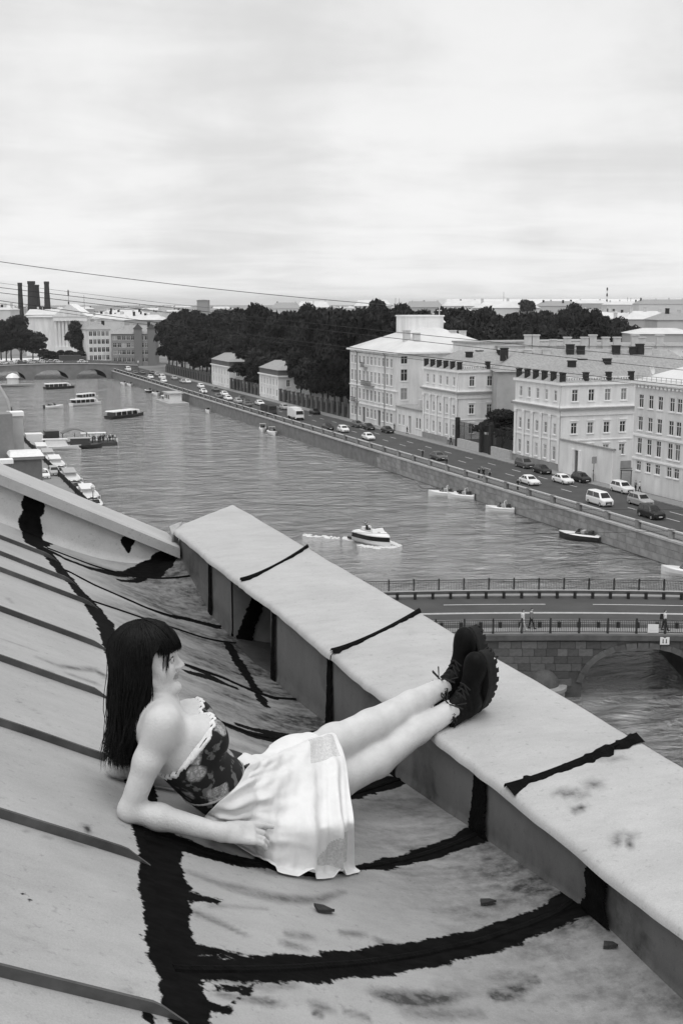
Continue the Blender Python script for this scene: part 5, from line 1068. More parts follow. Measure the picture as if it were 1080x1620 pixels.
truck(430, 657, 'dark open truck in the river lane beside the park fence', gm('truck_dark', .05, .6), gm('truck_load', .035, .8), 'dark_truck', 'truck', L_=7.2, H_=2.5)
truck(0, 0, 'long dark trolley bus crossing the far bridge', gm('bus_dark', .08, .5), gm('bus_dark', .08), 'trolley_bus', 'bus', z=fz(onz(127, 578, 6.2)[0]-36), L_=11, H_=3.0, rz=math.pi/2, P=np.array([onz(127, 578, 6.2)[0], 515, 0]))

# ------------------------------------------------------------------ pedestrians
def ped_mesh(pose):
    s = SDF((-.42, -.45, -.02), (.42, .45, 1.78), .026); st = {'stand': (.0, .02), 'walk': (.24, -.2), 'sit': None}[pose]
    if pose != 'sit':
        for q, dy in ((-1, st[0]), (1, st[1])):
            s.chain([(q*.09, 0, .9), (q*.10, -dy*.5-.02, .5), (q*.10, -dy+.0, .07)], [.10, .065, .05], .03); s.caps((q*.10, -dy, .05), (q*.11, -dy-.16, .04), .05, .04, .02)
        o = 0
    else:
        for q in (-1, 1): s.chain([(q*.09, 0, .12), (q*.11, -.38, .16), (q*.11, -.40, .02)], [.10, .07, .05], .03)
        o = -.72
    s.chain([(0, 0, .92+o), (0, 0, 1.12+o), (0, .01, 1.32+o), (0, .01, 1.40+o)], [.145, .14, .15, .11], .05)
    s.caps((-.13, 0, 1.36+o), (.13, 0, 1.36+o), .07, .07, .04)
    for q in (-1, 1): s.chain([(q*.19, 0, 1.37+o), (q*.24, .03-.1*q*st[0] if st else -.05, 1.1+o), (q*.22, -.08-.4*q*st[0] if st else -.25, .88+o+(.05 if st else .1))], [.058, .045, .036], .02)
    s.caps((0, 0, 1.40+o), (0, -.01, 1.50+o), .055, .055, .02); s.ell((0, -.02, 1.61+o), (.085, .105, .125), None, .02)
    return nets(s.D, s.lo, s.h), o
PEDM = {k: ped_mesh(k) for k in ('stand', 'walk', 'sit')}
CL = {'dark': gm('cloth_dark', .02, .9), 'white': gm('cloth_white', .65, .9), 'grey': gm('cloth_grey', .2, .9), 'skin': gm('skin_far', .45, .7), 'hair': gm('hair_far', .03, .8)}
PCACHE = {}
def person(x, y, z, label, top='dark', legs='dark', pose='stand', rz=0.0, group=None):
    k = (pose, top, legs)
    if k not in PCACHE:
        (V, Q), o = PEDM[pose]; me = np_mesh('person', V, Q, [CL[legs], CL[top], CL['skin'], CL['hair']]); c = V[Q].mean(1)
        mi = np.where(c[:, 2] < .98+o, 0, np.where(c[:, 2] < 1.44+o, 1, np.where((c[:, 2] > 1.66+o) | ((c[:, 1] > .02) & (c[:, 2] > 1.52+o)), 3, 2))); mi = np.where((np.abs(c[:, 0]) > .19) & (c[:, 2] < 1.0+o) & (c[:, 2] > .7+o), 2, mi); me.polygons.foreach_set('material_index', mi.astype(np.int32)); PCACHE[k] = me
    return tag(link('person', PCACHE[k], None, (x, y, z), rz), label, 'person', group)
G_ = 'pedestrians on the embankment'
for px_, py_, t_, l_, po, lab in [(668,725,'dark','dark','stand','person in dark clothes at the embankment railing, leftmost of the strollers'),(706,735,'grey','dark','walk','person in grey top by the railing beside the lone dark car'),(757,756,'dark','dark','stand','person in dark clothes, left one of a pair at the railing'),(764,756,'dark','dark','walk','person in dark clothes, right one of a pair at the railing'),(774,757,'grey','dark','stand','person in grey standing right of the pair at the railing'),(818,779,'dark','dark','stand','person in dark clothes alone at the railing below the white car')]:
    P = onz(px_, py_, 3.29); x_ = max(P[0], 88.5); d = onx(px_, py_, x_); person(x_, d[1], 3.29, lab, t_, l_, po, random.random()*6, G_)
for px_, py_, t_, l_, po, lab in [(727,702,'white','grey','walk','person in white walking before a pilastered house'),(732,703,'dark','dark','walk','person in dark clothes walking beside the one in white'),(653,686,'dark','dark','walk','person in dark clothes walking by the annex door'),(632,681,'dark','dark','stand','person in dark clothes standing at the annex window'),(948,760,'white','white','stand','person in pale clothes by the yard wall corner'),(1031,776,'grey','dark','stand','person waiting under the notice board'),(1046,777,'white','dark','walk','person in white top with dark legs right of the notice board')]:
    P = onz(px_, py_, 3.29); person(min(P[0], 104.3), P[1], 3.29, lab, t_, l_, po, random.random()*6, 'pedestrians before the houses')
for s, t, tp, lg, po, lab in [(-1.1, .9, 'white', 'white', 'walk', 'person in pale clothes on the bridge pavement, left one of a pair'), (-.35, 1.3, 'grey', 'dark', 'walk', 'person on the bridge pavement, right one of a pair'), (10.4, 1.0, 'white', 'dark', 'walk', 'person in white shirt with black backpack crossing the stone bridge')]:
    P = BO+BE*s+BN*t; person(P[0], P[1], bz(s)+.14, lab, tp, lg, po, BA+1.6, 'people on the stone bridge')
P = BO+BE*10.15+BN*1.0; o = MB().frus((-.14, .14, -.1, .1), 0, (-.11, .11, -.08, .08), .46).build('backpack', CL['dark'], None, (P[0], P[1], bz(10)+1.07), BA); tag(o, 'black backpack on the person in white shirt on the stone bridge', 'backpack')
# notice board, sign post, lamps
P = onz(1030, 772, 3.29); t = thing('notice_board', 'dark framed notice board on the pavement before the four-storey house', 'sign', (min(P[0], 104), P[1], 3.29), -.6)
for dx in (-.75, .75): MB().box(dx-.06, dx+.06, -.06, .06, 0, 2.9).build('post', M_IRON, t)
MB().box(-.69, .69, -.05, .05, .9, 2.6).build('board', gm('board_grey', .3), t); MB().box(-.9, .9, -.1, .1, 2.9, 3.0).build('cap', M_IRON, t)
P = onz(938, 752, 3.29); t = thing('sign_post', 'grey sign plate on a post before the yard wall door', 'sign', (104.0, onx(938, 752, 104.0)[1], 3.29)); MB().tube([(0,0,0),(0,0,4.0)], .05, 6).build('post', M_IRON, t); MB().box(-.45, .45, -.08, -.05, 2.9, 4.0).build('plate', gm('plate_grey', .3), t)
def lamp(x, y, z, h, label):
    t = thing('street_lamp', label, 'lamp', (x, y, z), 0, 'street lamps'); MB().lathe([(.16, 0), (.12, .6), (.06, .7), (.05, h)], 8).build('post', M_IRON, t)
    MB().lathe([(.05, h), (.16, h+.1), (.26, h+.6), (.0, h+.66)], 8).build('lantern', gm('lamp_glass', .7, .4), t); MB().lathe([(.34, h+.6), (.05, h+.95), (0, h+1.0)], 8).build('lamp_cap', gm('lamp_cap', .6), t)
P = at(147.5, 783, 150); lamp(P[0], P[1], 3.29, at(147.5, 783, 150)[2]-3.29+.4, 'white lantern street lamp just above the gable coping by the water')
for px_, py_, lab in ((190, 556, 'white lantern lamp at the far end of the embankment road, left one'), (219.5, 572, 'white lantern lamp at the far end of the embankment road, right one')):
    P = onz(px_, py_+24, 3.2); lamp(P[0], P[1], 3.2, 5.2, lab)
# ------------------------------------------------------------------ boats
M_HULL = gm('hull_white', .76, .3, .05, 2, 0, .5); M_HULLD = gm('hull_dark', .03, .35, .1, 2, 0, .5); M_DECK = gm('deck_grey', .4, .7, .15, 3); M_SEAT = gm('seat_dark', .05, .7, .2, 4); M_FOAM = gm('foam', .62, .9, .15, 3)
def hull_rings(L_, W, H, dr=.25, n=12, zk=-.25):
    rings = []
    for i in range(n+1):
        q = i/n; y = L_/2-L_*q; wd = W/2*(1-max(0, (q-.45)/.55)**2.2)*(.92+.08*min(1, q*4)); zt = H+dr*max(0, q-.4)**1.5*1.6; wd = max(wd, .03)
        rings.append([(-wd*.55, y, zk), (wd*.55, y, zk), (wd*.92, y, zt*.45), (wd, y, zt), (-wd, y, zt), (-wd*.92, y, zt*.45)])
    return rings
def speedboat(x, y, rz, L_, label, dark=False, name='motor_boat', group='motor boats moored along the embankment', arch=True):
    W = L_*.37; H = .75; t = thing(name, label, 'boat', (x, y, 0), rz, group); MB().loft(hull_rings(L_, W, H)).build('hull', M_HULLD if dark else M_HULL, t)
    R_ = hull_rings(L_, W*.97, H+.01); MB().loft([[(p[4][0], p[4][1], p[4][2]), (p[3][0], p[3][1], p[3][2]), (p[3][0]*.82, p[3][1], p[3][2]+.14), (p[4][0]*.82, p[4][1], p[4][2]+.14)] for p in R_]).build('deck', M_HULL, t)
    MB().frus((-W*.30, W*.30, -L_*.05, L_*.38), H+.10, (-W*.28, W*.28, -L_*.04, L_*.37), H+.20).build('cockpit', M_SEAT, t)
    for yy in (.05, .22): MB().box(-W*.24, W*.24, L_*yy, L_*yy+.45, H+.20, H+.62).build('seat', M_SEAT if yy > .1 else M_DECK, t)
    MB().add([(-W*.34, -L_*.06, H+.16), (0, -L_*.13, H+.18), (W*.34, -L_*.06, H+.16), (-W*.28, -L_*.0, H+.72), (0, -L_*.05, H+.74), (W*.28, -L_*.0, H+.72)], [(0,1,4,3), (1,2,5,4)]).build('windscreen', M_CGL, t)
    if arch: MB().tube([(-W*.42, L_*.2, H+.1), (-W*.38, L_*.16, H+1.1), (W*.38, L_*.16, H+1.1), (W*.42, L_*.2, H+.1)], .06, 6).build('arch', M_HULL, t)
    MB().box(-.25, .25, L_/2-.05, L_/2+.45, .0, 1.15).build('engine', M_HULLD, t); return t
for px_, py_, L_, rz, dk, lab in [(703,785,4.8,-2.2,False,'white motor boat moored at the embankment, outer one of a pair'),(733,784,4.8,-2.4,False,'white motor boat moored at the embankment, inner one of a pair'),(795,801,4.6,-2.3,False,'small white open motor boat moored right of the pair'),(922,845,6.0,-2.5,True,'dark-hulled motor boat with white deck moored below the parked minivan'),(1090,893,5.5,-2.4,False,'white motor boat cut off by the right photo edge'),(417,681,5.0,-.3,False,'small white covered boat moored beside the truck, left one of two'),(433,687,5.6,-.1,False,'small white covered boat moored beside the truck, right one of two')]:
    P = onz(px_, py_, .2); w_ = L_*.22+1.0; P = onx(px_, py_, min(P[0], 85.4)); speedboat(P[0], P[1]+.8, rz, L_, lab, dk, group='motor boats moored along the embankment', arch=(px_ not in (922,)))
for px_, py_, L_, lab in [(196,608,6,'small far boat moored at the embankment foot, leftmost of the far row'),(206,610,6,'small far boat moored at the embankment foot, second of the far row'),(236,620,7,'dark small far boat moored at the embankment foot in the row'),(250,624,7,'small white far boat moored at the embankment foot right of the dark one'),(332,652,3.6,'tiny dinghy moored right of the landing stage')]:
    P = onz(px_, py_, .2); speedboat(min(P[0], 85.2), P[1], -.1, L_, lab, '236' in str(px_), arch=False, group='far boats moored along the embankment')
# the fast white boat in midstream
P = onz(592, 860, 0); t = thing('cabin_boat', 'white flat-topped motor boat with black window band making a wake in midstream', 'boat', (P[0], P[1], 0), 0.30)
L_, W, H = 6.4, 3.0, .55
MB().loft(hull_rings(L_, W, H, .12)).build('hull', M_HULL, t)
def scale_rings(k0, z0, k1, z1, ya=0): 
    R_ = hull_rings(L_, W, H, .12); a = [(p[4][0], p[4][1]) for p in R_]+[(p[3][0], p[3][1]) for p in R_[::-1]]
    return [[(x*k0, y*k0+ya, z0) for x, y in a], [(x*k1, y*k1+ya, z1) for x, y in a]]
MB().loft(scale_rings(1.0, .60, 1.01, .68)).build('rubbing_strake', M_HULL, t); MB().loft(scale_rings(.99, .68, .95, 1.28)).build('window_band', M_CGL, t)
MB().loft(scale_rings(.985, 1.28, .97, 1.40)+[[(x, y, 1.62) for x, y, z in scale_rings(.84, 0, .84, 0)[0]]]).build('coach_roof', M_HULL, t); MB().loft(scale_rings(.55, 1.60, .50, 1.72, .5)).build('sun_deck', M_DECK, t)
MB().frus((-1.0, 1.0, -.9, -.5), 1.62, (-.9, .9, -.65, -.45), 2.1).build('wind_deflector', M_HULL, t); MB().box(-.6, .6, 1.4, 2.0, 1.7, 2.1).build('seat', M_HULL, t)
for y_, z_ in ((3.3, .5),): MB().box(-1.2, 1.2, 3.6, 4.3, .2, .5).build('swim_platform', M_HULLD, t)
c, s = math.cos(.30), math.sin(.30)
def bpos(x, y): return P[0]+x*c-y*s, P[1]+x*s+y*c
x_, y_ = bpos(-.3, 1.2); person(x_, y_, 1.72, 'person in dark clothes sitting on top of the white midstream boat', 'dark', 'dark', 'sit', 1.0, 'people on boats'); x_, y_ = bpos(.55, 2.6); person(x_, y_, 1.70, 'person in grey at the stern of the white midstream boat', 'grey', 'grey', 'sit', 2.0, 'people on boats')
# wake: heaped foam
def foam(name, pts, label):
    m = MB(); r = np.random.default_rng(4)
    for x, y, sx, sy in pts:
        for k in range(14):
            px2, py2 = x+r.normal(0, sx*.5), y+r.normal(0, sy*.5); a = .10+.20*r.random(); q = r.random()*6.28; n_ = 7
            ring = [(px2+a*(1+.3*r.normal())*math.cos(q+6.283*i/n_)*1.3, py2+a*(1+.3*r.normal())*math.sin(q+6.283*i/n_), -.02) for i in range(n_)]; m.add(ring+[(px2, py2, .03+.16*r.random())], [(i, (i+1) % n_, n_) for i in range(n_)])
    return tag(m.build(name, M_FOAM, smooth=True), label, 'foam', kind='stuff')
wp = []
for i in range(5): x_, y_ = bpos(random.uniform(-1.3, 1.3), -3.4+.25*i); wp.append((x_, y_, .7, .5))
for i in range(6): x_, y_ = bpos(-1.7-.08*i, -2.5+.55*i); wp.append((x_, y_, .5, .5)); x_, y_ = bpos(1.7+.1*i, -2.5+.5*i); wp.append((x_, y_, .5, .5))
for i in range(9): x_, y_ = bpos(random.uniform(-1.0, 1.0)-.5*i, 3.8+i*.8); wp.append((x_, y_, .4, .6))
foam('wake_foam', wp, 'white foam and wake round the white midstream boat')
# tour boats
def tourboat(px_, py_, L_, rz, label, roof_white=True, hull=M_HULLD, people=0, X=None):
    P = onz(px_, py_, 0); W = L_*.26; t = thing('tour_boat', label, 'boat', (P[0], P[1], 0), rz, 'tour boats on the river'); MB().loft(hull_rings(L_, W, .9, .15)).build('hull', hull, t)
    MB().frus((-W*.44, W*.44, -L_*.22, L_*.42), .92, (-W*.41, W*.41, -L_*.18, L_*.41), 1.9).build('saloon', M_CGL, t); MB().frus((-W*.48, W*.48, -L_*.26, L_*.46), 1.9, (-W*.44, W*.44, -L_*.24, L_*.44), 2.15).build('canopy', M_HULL if roof_white else M_DECK, t)
    for s_ in (-1, 1):
        for i in range(5): MB().box(-.06, .06, -.06, .06, .9, 1.92).build('canopy_post', M_HULL, t, (s_*W*.455, -L_*.2+i*L_*.15, 0))
    MB().frus((-W*.2, W*.2, -L_*.36, -L_*.3), .9, (-W*.18, W*.18, -L_*.34, -L_*.3), 1.7).build('wheelhouse', M_HULL, t); return t
tourboat(200, 660, 14, 2.2, 'long tour boat with dark hull and white canopy in the middle of the far reach'); tourboat(137, 641, 11, 2.0, 'white tour boat, nearer of two close together on the far reach', hull=M_HULL); tourboat(140, 632, 10, 2.3, 'white tour boat, farther of two close together on the far reach', hull=M_HULL); tourboat(95, 615, 12, 1.9, 'white tour boat nearest to the far bridge', hull=M_HULLD)
P = onz(86, 646, 0); speedboat(P[0], P[1], 1.9, 6, 'small white motor boat alone on the left of the far reach', False, 'motor_boat', 'small boats under way', False)
# landing stage on the right bank
P = onz(292, 638, 0); t = thing('landing_stage', 'pale floating landing stage with kiosk moored at the embankment', 'pontoon', (82.5, P[1], 0), 0); MB().box(-3.2, 3.4, -9, 9, -.3, .8).build('pontoon', M_DECK, t); MB().box(-1.5, 2.2, -4, 5, .8, 3.4).build('kiosk', M_HULL, t); MB().box(-2, 2.7, -4.6, 5.6, 3.4, 3.6).build('kiosk_roof', M_DECK, t)
for yy in (-2.6, -.2, 2.2): MB().box(-1.53, -1.51, yy, yy+1.4, 1.6, 2.9).build('kiosk_window', M_CGL, t)
tourboat(268, 637, 10, .1, 'white cruiser moored beside the pale landing stage', hull=M_HULL)
for i, (dy) in enumerate((-13, -15)): person(87.9+.6*(i == 1)+.7, P[1]+dy, 3.29, ('person in dark clothes' if i else 'person in grey')+' at the railing above the landing stage', ('grey', 'dark')[i], 'dark', 'stand', i*2.0, 'people above the landing stage')
# left bank: pontoons, moored boats and passengers
P = onz(112, 706, 0); t = thing('pier_pontoon', 'long dark pontoon reaching from the left bank into the river', 'pontoon', (0, 0, 0)); y0 = P[1]; MB().box(26.0, 46.5, y0-2.2, y0+2.2, -.3, .75).build('pontoon', gm('pontoon_dark', .06, .8), t)
for x_, w2, h2, mt in ((28.6, 1.8, 2.4, M_HULL), (32.4, 1.5, 2.9, M_HULLD)): MB().box(x_-w2, x_+w2, y0-1.5, y0+1.8, .75, .75+h2).build('kiosk', mt, t)
MB().loft([[(x, y0-1.9, 2.9+.9*math.sin(q*math.pi)), (x, y0+1.9, 2.9+.9*math.sin(q*math.pi)), (x, y0+1.9, 3.0+.9*math.sin(q*math.pi)), (x, y0-1.9, 3.0+.9*math.sin(q*math.pi))] for q, x in zip(np.linspace(0, 1, 12), np.linspace(34.5, 40.0, 12))]).build('arched_awning', M_HULLD, t)
for x_ in (34.6, 37.2, 39.8): MB().box(x_-.08, x_+.08, y0-1.8, y0-1.64, .75, 3.1).build('awning_post', M_HULLD, t)
mp_ = MB()
for i in range(14): mp_.box(40.2+i*.45, 40.26+i*.45, y0-2.1, y0-2.04, .75, 1.75)
mp_.box(40.2, 46.4, y0-2.1, y0-2.04, 1.7, 1.78); mp_.build('rail', M_HULLD, t)
rr = random.Random(9)
for i in range(18):
    person(40.4+i*.34+rr.uniform(-.1, .1), y0+rr.uniform(-1.6, 1.6), .75, 'person among the crowd standing on the pontoon end', rr.choice(['dark', 'white', 'grey', 'dark']), 'dark', rr.choice(['stand', 'walk']), rr.random()*6, 'crowd on the pontoon')
for i, (yy, L_, k) in enumerate([(256, 12, 0), (245, 11, 1), (234, 11, 0), (224, 9, 2), (214, 11, 1), (204, 9, 2), (194, 10, 0), (185, 8, 2)]):
    lab = ['first', 'second', 'third', 'fourth', 'fifth', 'sixth', 'seventh', 'eighth'][i]+' boat from the pontoon moored along the left bank'
    if k == 2: speedboat(28.2, yy, -.1, L_, lab, i == 7, group='boats moored on the left bank')
    else:
        t = thing('moored_boat', lab, 'boat', (28.6, yy, 0), -.06, 'boats moored on the left bank'); W = 3.8; MB().loft(hull_rings(L_, W, .8, .2)).build('hull', M_HULL, t); MB().frus((-1.2, 1.2, -L_*.2, L_*.35), .8, (-1.05, 1.05, -L_*.12, L_*.34), 2.0).build('cabin', M_HULL, t)
        for s_ in (-1, 1): MB().add([(s_*1.175, -L_*.14, 1.15), (s_*1.175, L_*.3, 1.15), (s_*1.10, L_*.3, 1.75), (s_*1.10, -L_*.1, 1.75)], [(0,1,2,3)]).build('cabin_window', M_CGL, t)
        MB().box(-1.1, 1.1, -L_*.20, L_*.42, 2.02, 2.12).build('canopy', M_HULL if k == 0 else M_DECK, t)
for i, (xx, dy, L_, k, lab) in enumerate([(33.5, -5.2, 9, 0, 'white cabin boat tied to the near side of the long dark pontoon'), (38.6, -4.6, 8, 1, 'grey-roofed boat tied to the pontoon below the arched awning'), (30.2, 5.2, 10, 1, 'dark launch tied behind the long dark pontoon'), (43.2, 4.4, 9, 0, 'white launch tied behind the crowded pontoon end')]):
    t = thing('moored_boat', lab, 'boat', (xx, y0+dy, 0), 1.45, 'boats tied to the pontoon'); MB().loft(hull_rings(L_, 3.2, .8, .2)).build('hull', M_HULL if k == 0 else M_HULLD, t); MB().frus((-1.2, 1.2, -L_*.2, L_*.35), .8, (-1.05, 1.05, -L_*.12, L_*.34), 2.2).build('cabin', M_HULL if k == 0 else M_SEAT, t); MB().box(-1.15, 1.15, -L_*.2, L_*.42, 2.22, 2.34).build('canopy', M_DECK if k else M_HULL, t)
P = onz(1, 600, 0); tt = thing('ferry_kiosk', 'pale domed pavilion boat cut off by the left edge below the far bridge', 'boat', (P[0]+.6, 470, 0)); MB().loft(hull_rings(16, 5, 1.0)).build('hull', M_DECK, tt, (0, 0, 0), 1.4); MB().lathe([(2.1, .9), (2.1, 3.2), (2.6, 3.4), (1.6, 4.6), (0, 5.2)], 12).build('pavilion', M_HULL, tt, smooth=False)
# cars and awnings on the left quay
for i, (px_, py_, s_, lab) in enumerate([(70, 757, 'white', 'white car parked on the left quay by the neighbouring house'), (86, 752, 'silver', 'silver car parked on the left quay behind the white one')]):
    P = onz(px_, py_, 3.15); car(P[0], P[1], 3.15, 'hatch', s_, lab, 0, 'cars on the left quay')
P = at(92, 757, 120); t = thing('quay_kiosk', 'small flat-roofed white kiosk on the left quay below the coping', 'kiosk', (P[0], P[1], 3.15)); h = 3.0; MB().box(-2.0, 2.0, -1.6, 1.6, 0, h).build('wall', gm('kiosk_wall', .3), t); MB().box(-2.3, 2.3, -1.9, 1.9, h, h+.25).build('roof', M_HULL, t); MB().box(-1.4, 1.4, -1.63, -1.61, 1.0, 2.3).build('window', M_CGL, t)

# ------------------------------------------------------------------ overhead wires
M_WIRE = gm('wire', .02, .6, .1, 3)
def wire(pts, d0, d1, r0, label, group='overhead wires crossing the river'):
    xs = [p[0] for p in pts]; ys = [p[1] for p in pts]; m = MB(); P = []; X_ = np.linspace(xs[0], xs[-1], 30)
    cf = np.polyfit(xs, ys, 2 if len(xs) > 2 else 1)
    for x in X_:
        q = (x-X_[0])/(X_[-1]-X_[0]); w_ = 1/((1-q)/d0+q/d1); P.append(at(x, np.polyval(cf, x), w_))
    m.tube(P, [np.linalg.norm(p-CP)*r0 for p in P], 5); return tag(m.build('overhead_wire', M_WIRE), label, 'wire', group)
wire([(-60,405),(170,437),(330,456),(480,471),(620,483)], 40, 130, .00026, 'topmost single wire crossing the sky at left')
wire([(-60,440),(0,447),(307,485),(380,492)], 45, 130, .00013, 'faintest thin wire below the topmost one')
wire([(-60,447),(0,455),(293,490),(612,524),(830,545),(1130,574)], 45, 170, .00024, 'second wire below the sky wire, ending over the right roofs')
wire([(-60,456),(0,464),(360,502),(594,533),(830,560),(1130,590)], 45, 170, .00024, 'third wire, middle of the bundle over the river')
wire([(-60,467),(0,476),(320,518),(553,551),(830,583),(1130,615)], 45, 165, .00026, 'lowest wire but one of the bundle over the river')
wire([(-60,471),(0,480),(293,522),(612,563),(830,588),(1130,620)], 45, 165, .00018, 'lowest wire of the bundle over the river')
wire([(380,796),(520,800),(717,804),(1100,806)], 70, 62, .00012, 'upper faint wire hanging above the stone bridge', 'wires over the stone bridge'); wire([(380,836),(520,842),(760,845),(1100,838)], 70, 62, .00015, 'lower faint wire hanging above the stone bridge', 'wires over the stone bridge')
# ------------------------------------------------------------------ the reclining woman (lengths in metres, camera-relative until meshed)
V3 = lambda *a: np.array(a, float)
def unit(v): return v/np.linalg.norm(v)
def RJ(px_, py_, wd): return ray(px_, py_)*wd
LAT = unit(V3(-.02, -1.0, 0)); LATP = unit(V3(.20, -.98, 0)); LATL = unit(V3(.447, -.894, 0)); LF = unit(V3(.937, -.35, 0)); GR = lambda X, Y: S*roof_z(np.asarray(X)/S, np.asarray(Y)/S)
HIP = V3(1.0, 3.36, -1.475); HN, HF = HIP+LATP*.085+V3(0, 0, -.006), HIP-LATP*.085+V3(0, 0, -.028)
KN, KF = V3(1.35, 3.65, -1.615), V3(1.352, 3.69, -1.492); AN, AF = V3(1.838, 3.800, -1.474), V3(1.842, 3.880, -1.412)
SHN = RJ(257, 1141, 3.15); SHF = SHN-LAT*.275+V3(.015, 0, -.045); ELN = V3(.522, 2.99, -1.318); WRN = V3(.748, 2.930, -1.392); ELF = V3(.545, 3.33, -1.325); WRF = V3(.78, 3.42, -1.45)
CH = RJ(285, 1184, 3.29); WA = RJ(338, 1234, 3.36); NB = (SHN+SHF)/2+V3(.015, 0, .015)
HC = RJ(231, 1043, 3.24); HS = .845
hf = unit(V3(.945, -.30, .07)); hs_ = unit(V3(-.27, -.955, 0.0)); hs_ = unit(hs_-hf*(hs_@hf)); hu = np.cross(hs_, hf); hu = hu if hu[2] > 0 else -hu
def HD(x, y, z): return HC+HS*(hf*x+hs_*y+hu*z)
H_G = .0042
B_ = SDF((.36, 2.82, -1.80), (1.98, 4.02, -.80), H_G); T_ = SDF((.36, 2.82, -1.80), (1.30, 3.75, -.98), H_G)
HR = np.stack([hf, hs_, hu], 1)
ax = unit(CH-WA); fr = unit(np.cross(LAT, ax)); fr = fr if fr[0] > 0 else -fr; TR = np.stack([fr, LAT, ax], 1)      # torso frame: front, side, up the spine
ax2 = unit(WA-HIP); fr2 = unit(np.cross(LATP, ax2)); fr2 = fr2 if fr2[2] > 0 else -fr2; PR = np.stack([fr2, LATP, ax2], 1)
def torso(s):
    s.ell(CH, (.080, .122, .145), TR, .03); s.ell(WA, (.080, .118, .13), TR, .06); s.ell((WA+HIP)/2, (.078, .124, .12), PR, .06); s.ell(HIP+V3(0, 0, -.014), (.084, .152, .125), PR, .06)
    for q in (-1, 1): s.ell(CH+fr*.072+LAT*q*.068+ax*.005, (.056, .062, .062), TR, .035)
    s.ell(CH+ax*.115, (.055, .118, .05), TR, .06)
K_ = SDF((.36, 2.82, -1.80), (1.98, 4.02, -1.10), .006)      # what the skirt lies on: trunk and legs only
torso(B_); torso(T_); torso(K_)
B_.caps(SHN+V3(0, 0, -.014), SHF+V3(0, 0, -.008), .037, .040, .05)
NK = HD(-.040, 0, -.065); B_.caps(NB+V3(-.036, 0, -.02), NK, .046, .042, .03)
for a, b in ((SHN, NB), (SHF, NB)): B_.caps(a+V3(0, 0, .006), NB+V3(0, 0, .022), .026, .028, .05)
for sh, el, wr in ((SHN, ELN, WRN), (SHF, ELF, WRF)):
    mid = sh*.55+el*.45; B_.chain([sh, mid, el], [.040, .0365, .0305], .020); m2 = el*.68+wr*.32; B_.chain([el, m2, wr], [.0305, .0345, .0235], .016)
for h, k, a in ((HN, KN, AN), (HF, KF, AF)):
    B_.chain([h, h*.5+k*.5, k], [.080, .074, .060], .05); l_ = unit(a-k); up_ = unit(np.cross(np.cross(l_, V3(0, 0, 1)), l_)); cf = k*.68+a*.32-up_*.010
    B_.chain([k, cf, k*.3+a*.7, a], [.060, .061, .046, .038], .02); B_.ell(k+up_*.012, (.052, .052, .050), None, .03)
    B_.caps(a, a+l_*.09, .036, .034, .01)
    K_.chain([h, h*.5+k*.5, k], [.080, .074, .060], .05); K_.chain([k, cf, k*.3+a*.7, a], [.060, .061, .046, .038], .02); K_.ell(k+up_*.012, (.052, .052, .050), None, .03)
# head
def hell(c, r, k=.012, op='u'): B_.ell(HD(*c), tuple(HS*x for x in r), HR, k, op)
def hcap(a, b, ra, rb, k=.010, op='u'): B_.caps(HD(*a), HD(*b), HS*ra, HS*rb, k, op)
hell((-.005, 0, .03), (.094, .072, .086), .02); hell((.036, 0, -.030), (.056, .056, .086), .03)
for q in (-1, 1):
    hcap((.0, q*.053, -.054), (.070, q*.014, -.099), .016, .016, .016); hell((.060, q*.036, -.034), (.026, .024, .026), .02); hcap((.076, q*.012, .016), (.066, q*.046, .014), .010, .010, .012)
    hell((.094, q*.031, .000), (.016, .014, .009), .010, 's'); hell((.074, q*.031, -.001), (.013, .013, .012), .002); hell((-.006, q*.074, -.015), (.017, .008, .030), .006)
    hell((.100, q*.010, -.033), (.009, .008, .007), .004)
hell((.083, 0, -.100), (.022, .022, .018), .014); hcap((.088, 0, .010), (.111, 0, -.028), .0075, .0095, .010); hell((.111, 0, -.029), (.0095, .0095, .0085), .004)
hell((.089, 0, -.053), (.012, .022, .0065), .005); hell((.087, 0, -.066), (.012, .019, .0075), .005); hcap((.104, .016, -.0595), (.104, -.016, -.0595), .0022, .0022, .002, 's')
hell((.074, 0, .045), (.02, .045, .03), .02)
# hands: palm, four fingers with bends, thumb off the side of the palm
def hand(wr, d, nrm, side, curl, spread=.10, sc=1.0, point=0.0):
    """d: towards the fingertips, nrm: back of the hand, side: towards the thumb"""
    d = unit(d); nrm = unit(nrm-d*(nrm@d)); side = unit(side-d*(side@d)-nrm*(side@nrm))
    B_.caps(wr, wr+d*.03*sc, .025, .024, .015)
    for q in (-.024, -.008, .009, .025): B_.caps(wr+d*.018*sc+side*q*.7*sc, wr+d*.080*sc+side*q*sc, .0135*sc, .0115*sc, .012)
    for i, (q, L_) in enumerate(((.027, .072), (.009, .080), (-.009, .074), (-.025, .058))):
        a = wr+d*.084*sc+side*q*sc; ang = 0.0; dd = unit(d+side*(q*spread/.027*1.0)); p = a
        for j, fr_ in enumerate((.46, .30, .24)):
            ang += (curl if not (i == 0 and point) else curl*point)*(.75, 1.0, .7)[j]; e = p+(dd*math.cos(ang)-nrm*math.sin(ang))*L_*fr_*sc
            B_.caps(p, e, (.0088, .0080, .0072)[j]*sc, (.0080, .0072, .0060)[j]*sc, .003); p = e
    a = wr+d*.044*sc+side*.018*sc; b = a+(d*.92+side*.12-nrm*.25)*.038*sc; c = b+(d*.92+side*.06-nrm*.30)*.032*sc; e = c+(d*.95-nrm*.25)*.024*sc
    B_.caps(a, b, .0135*sc, .011*sc, .012); B_.caps(b, c, .0105*sc, .0092*sc, .004); B_.caps(c, e, .0090*sc, .0070*sc, .004)
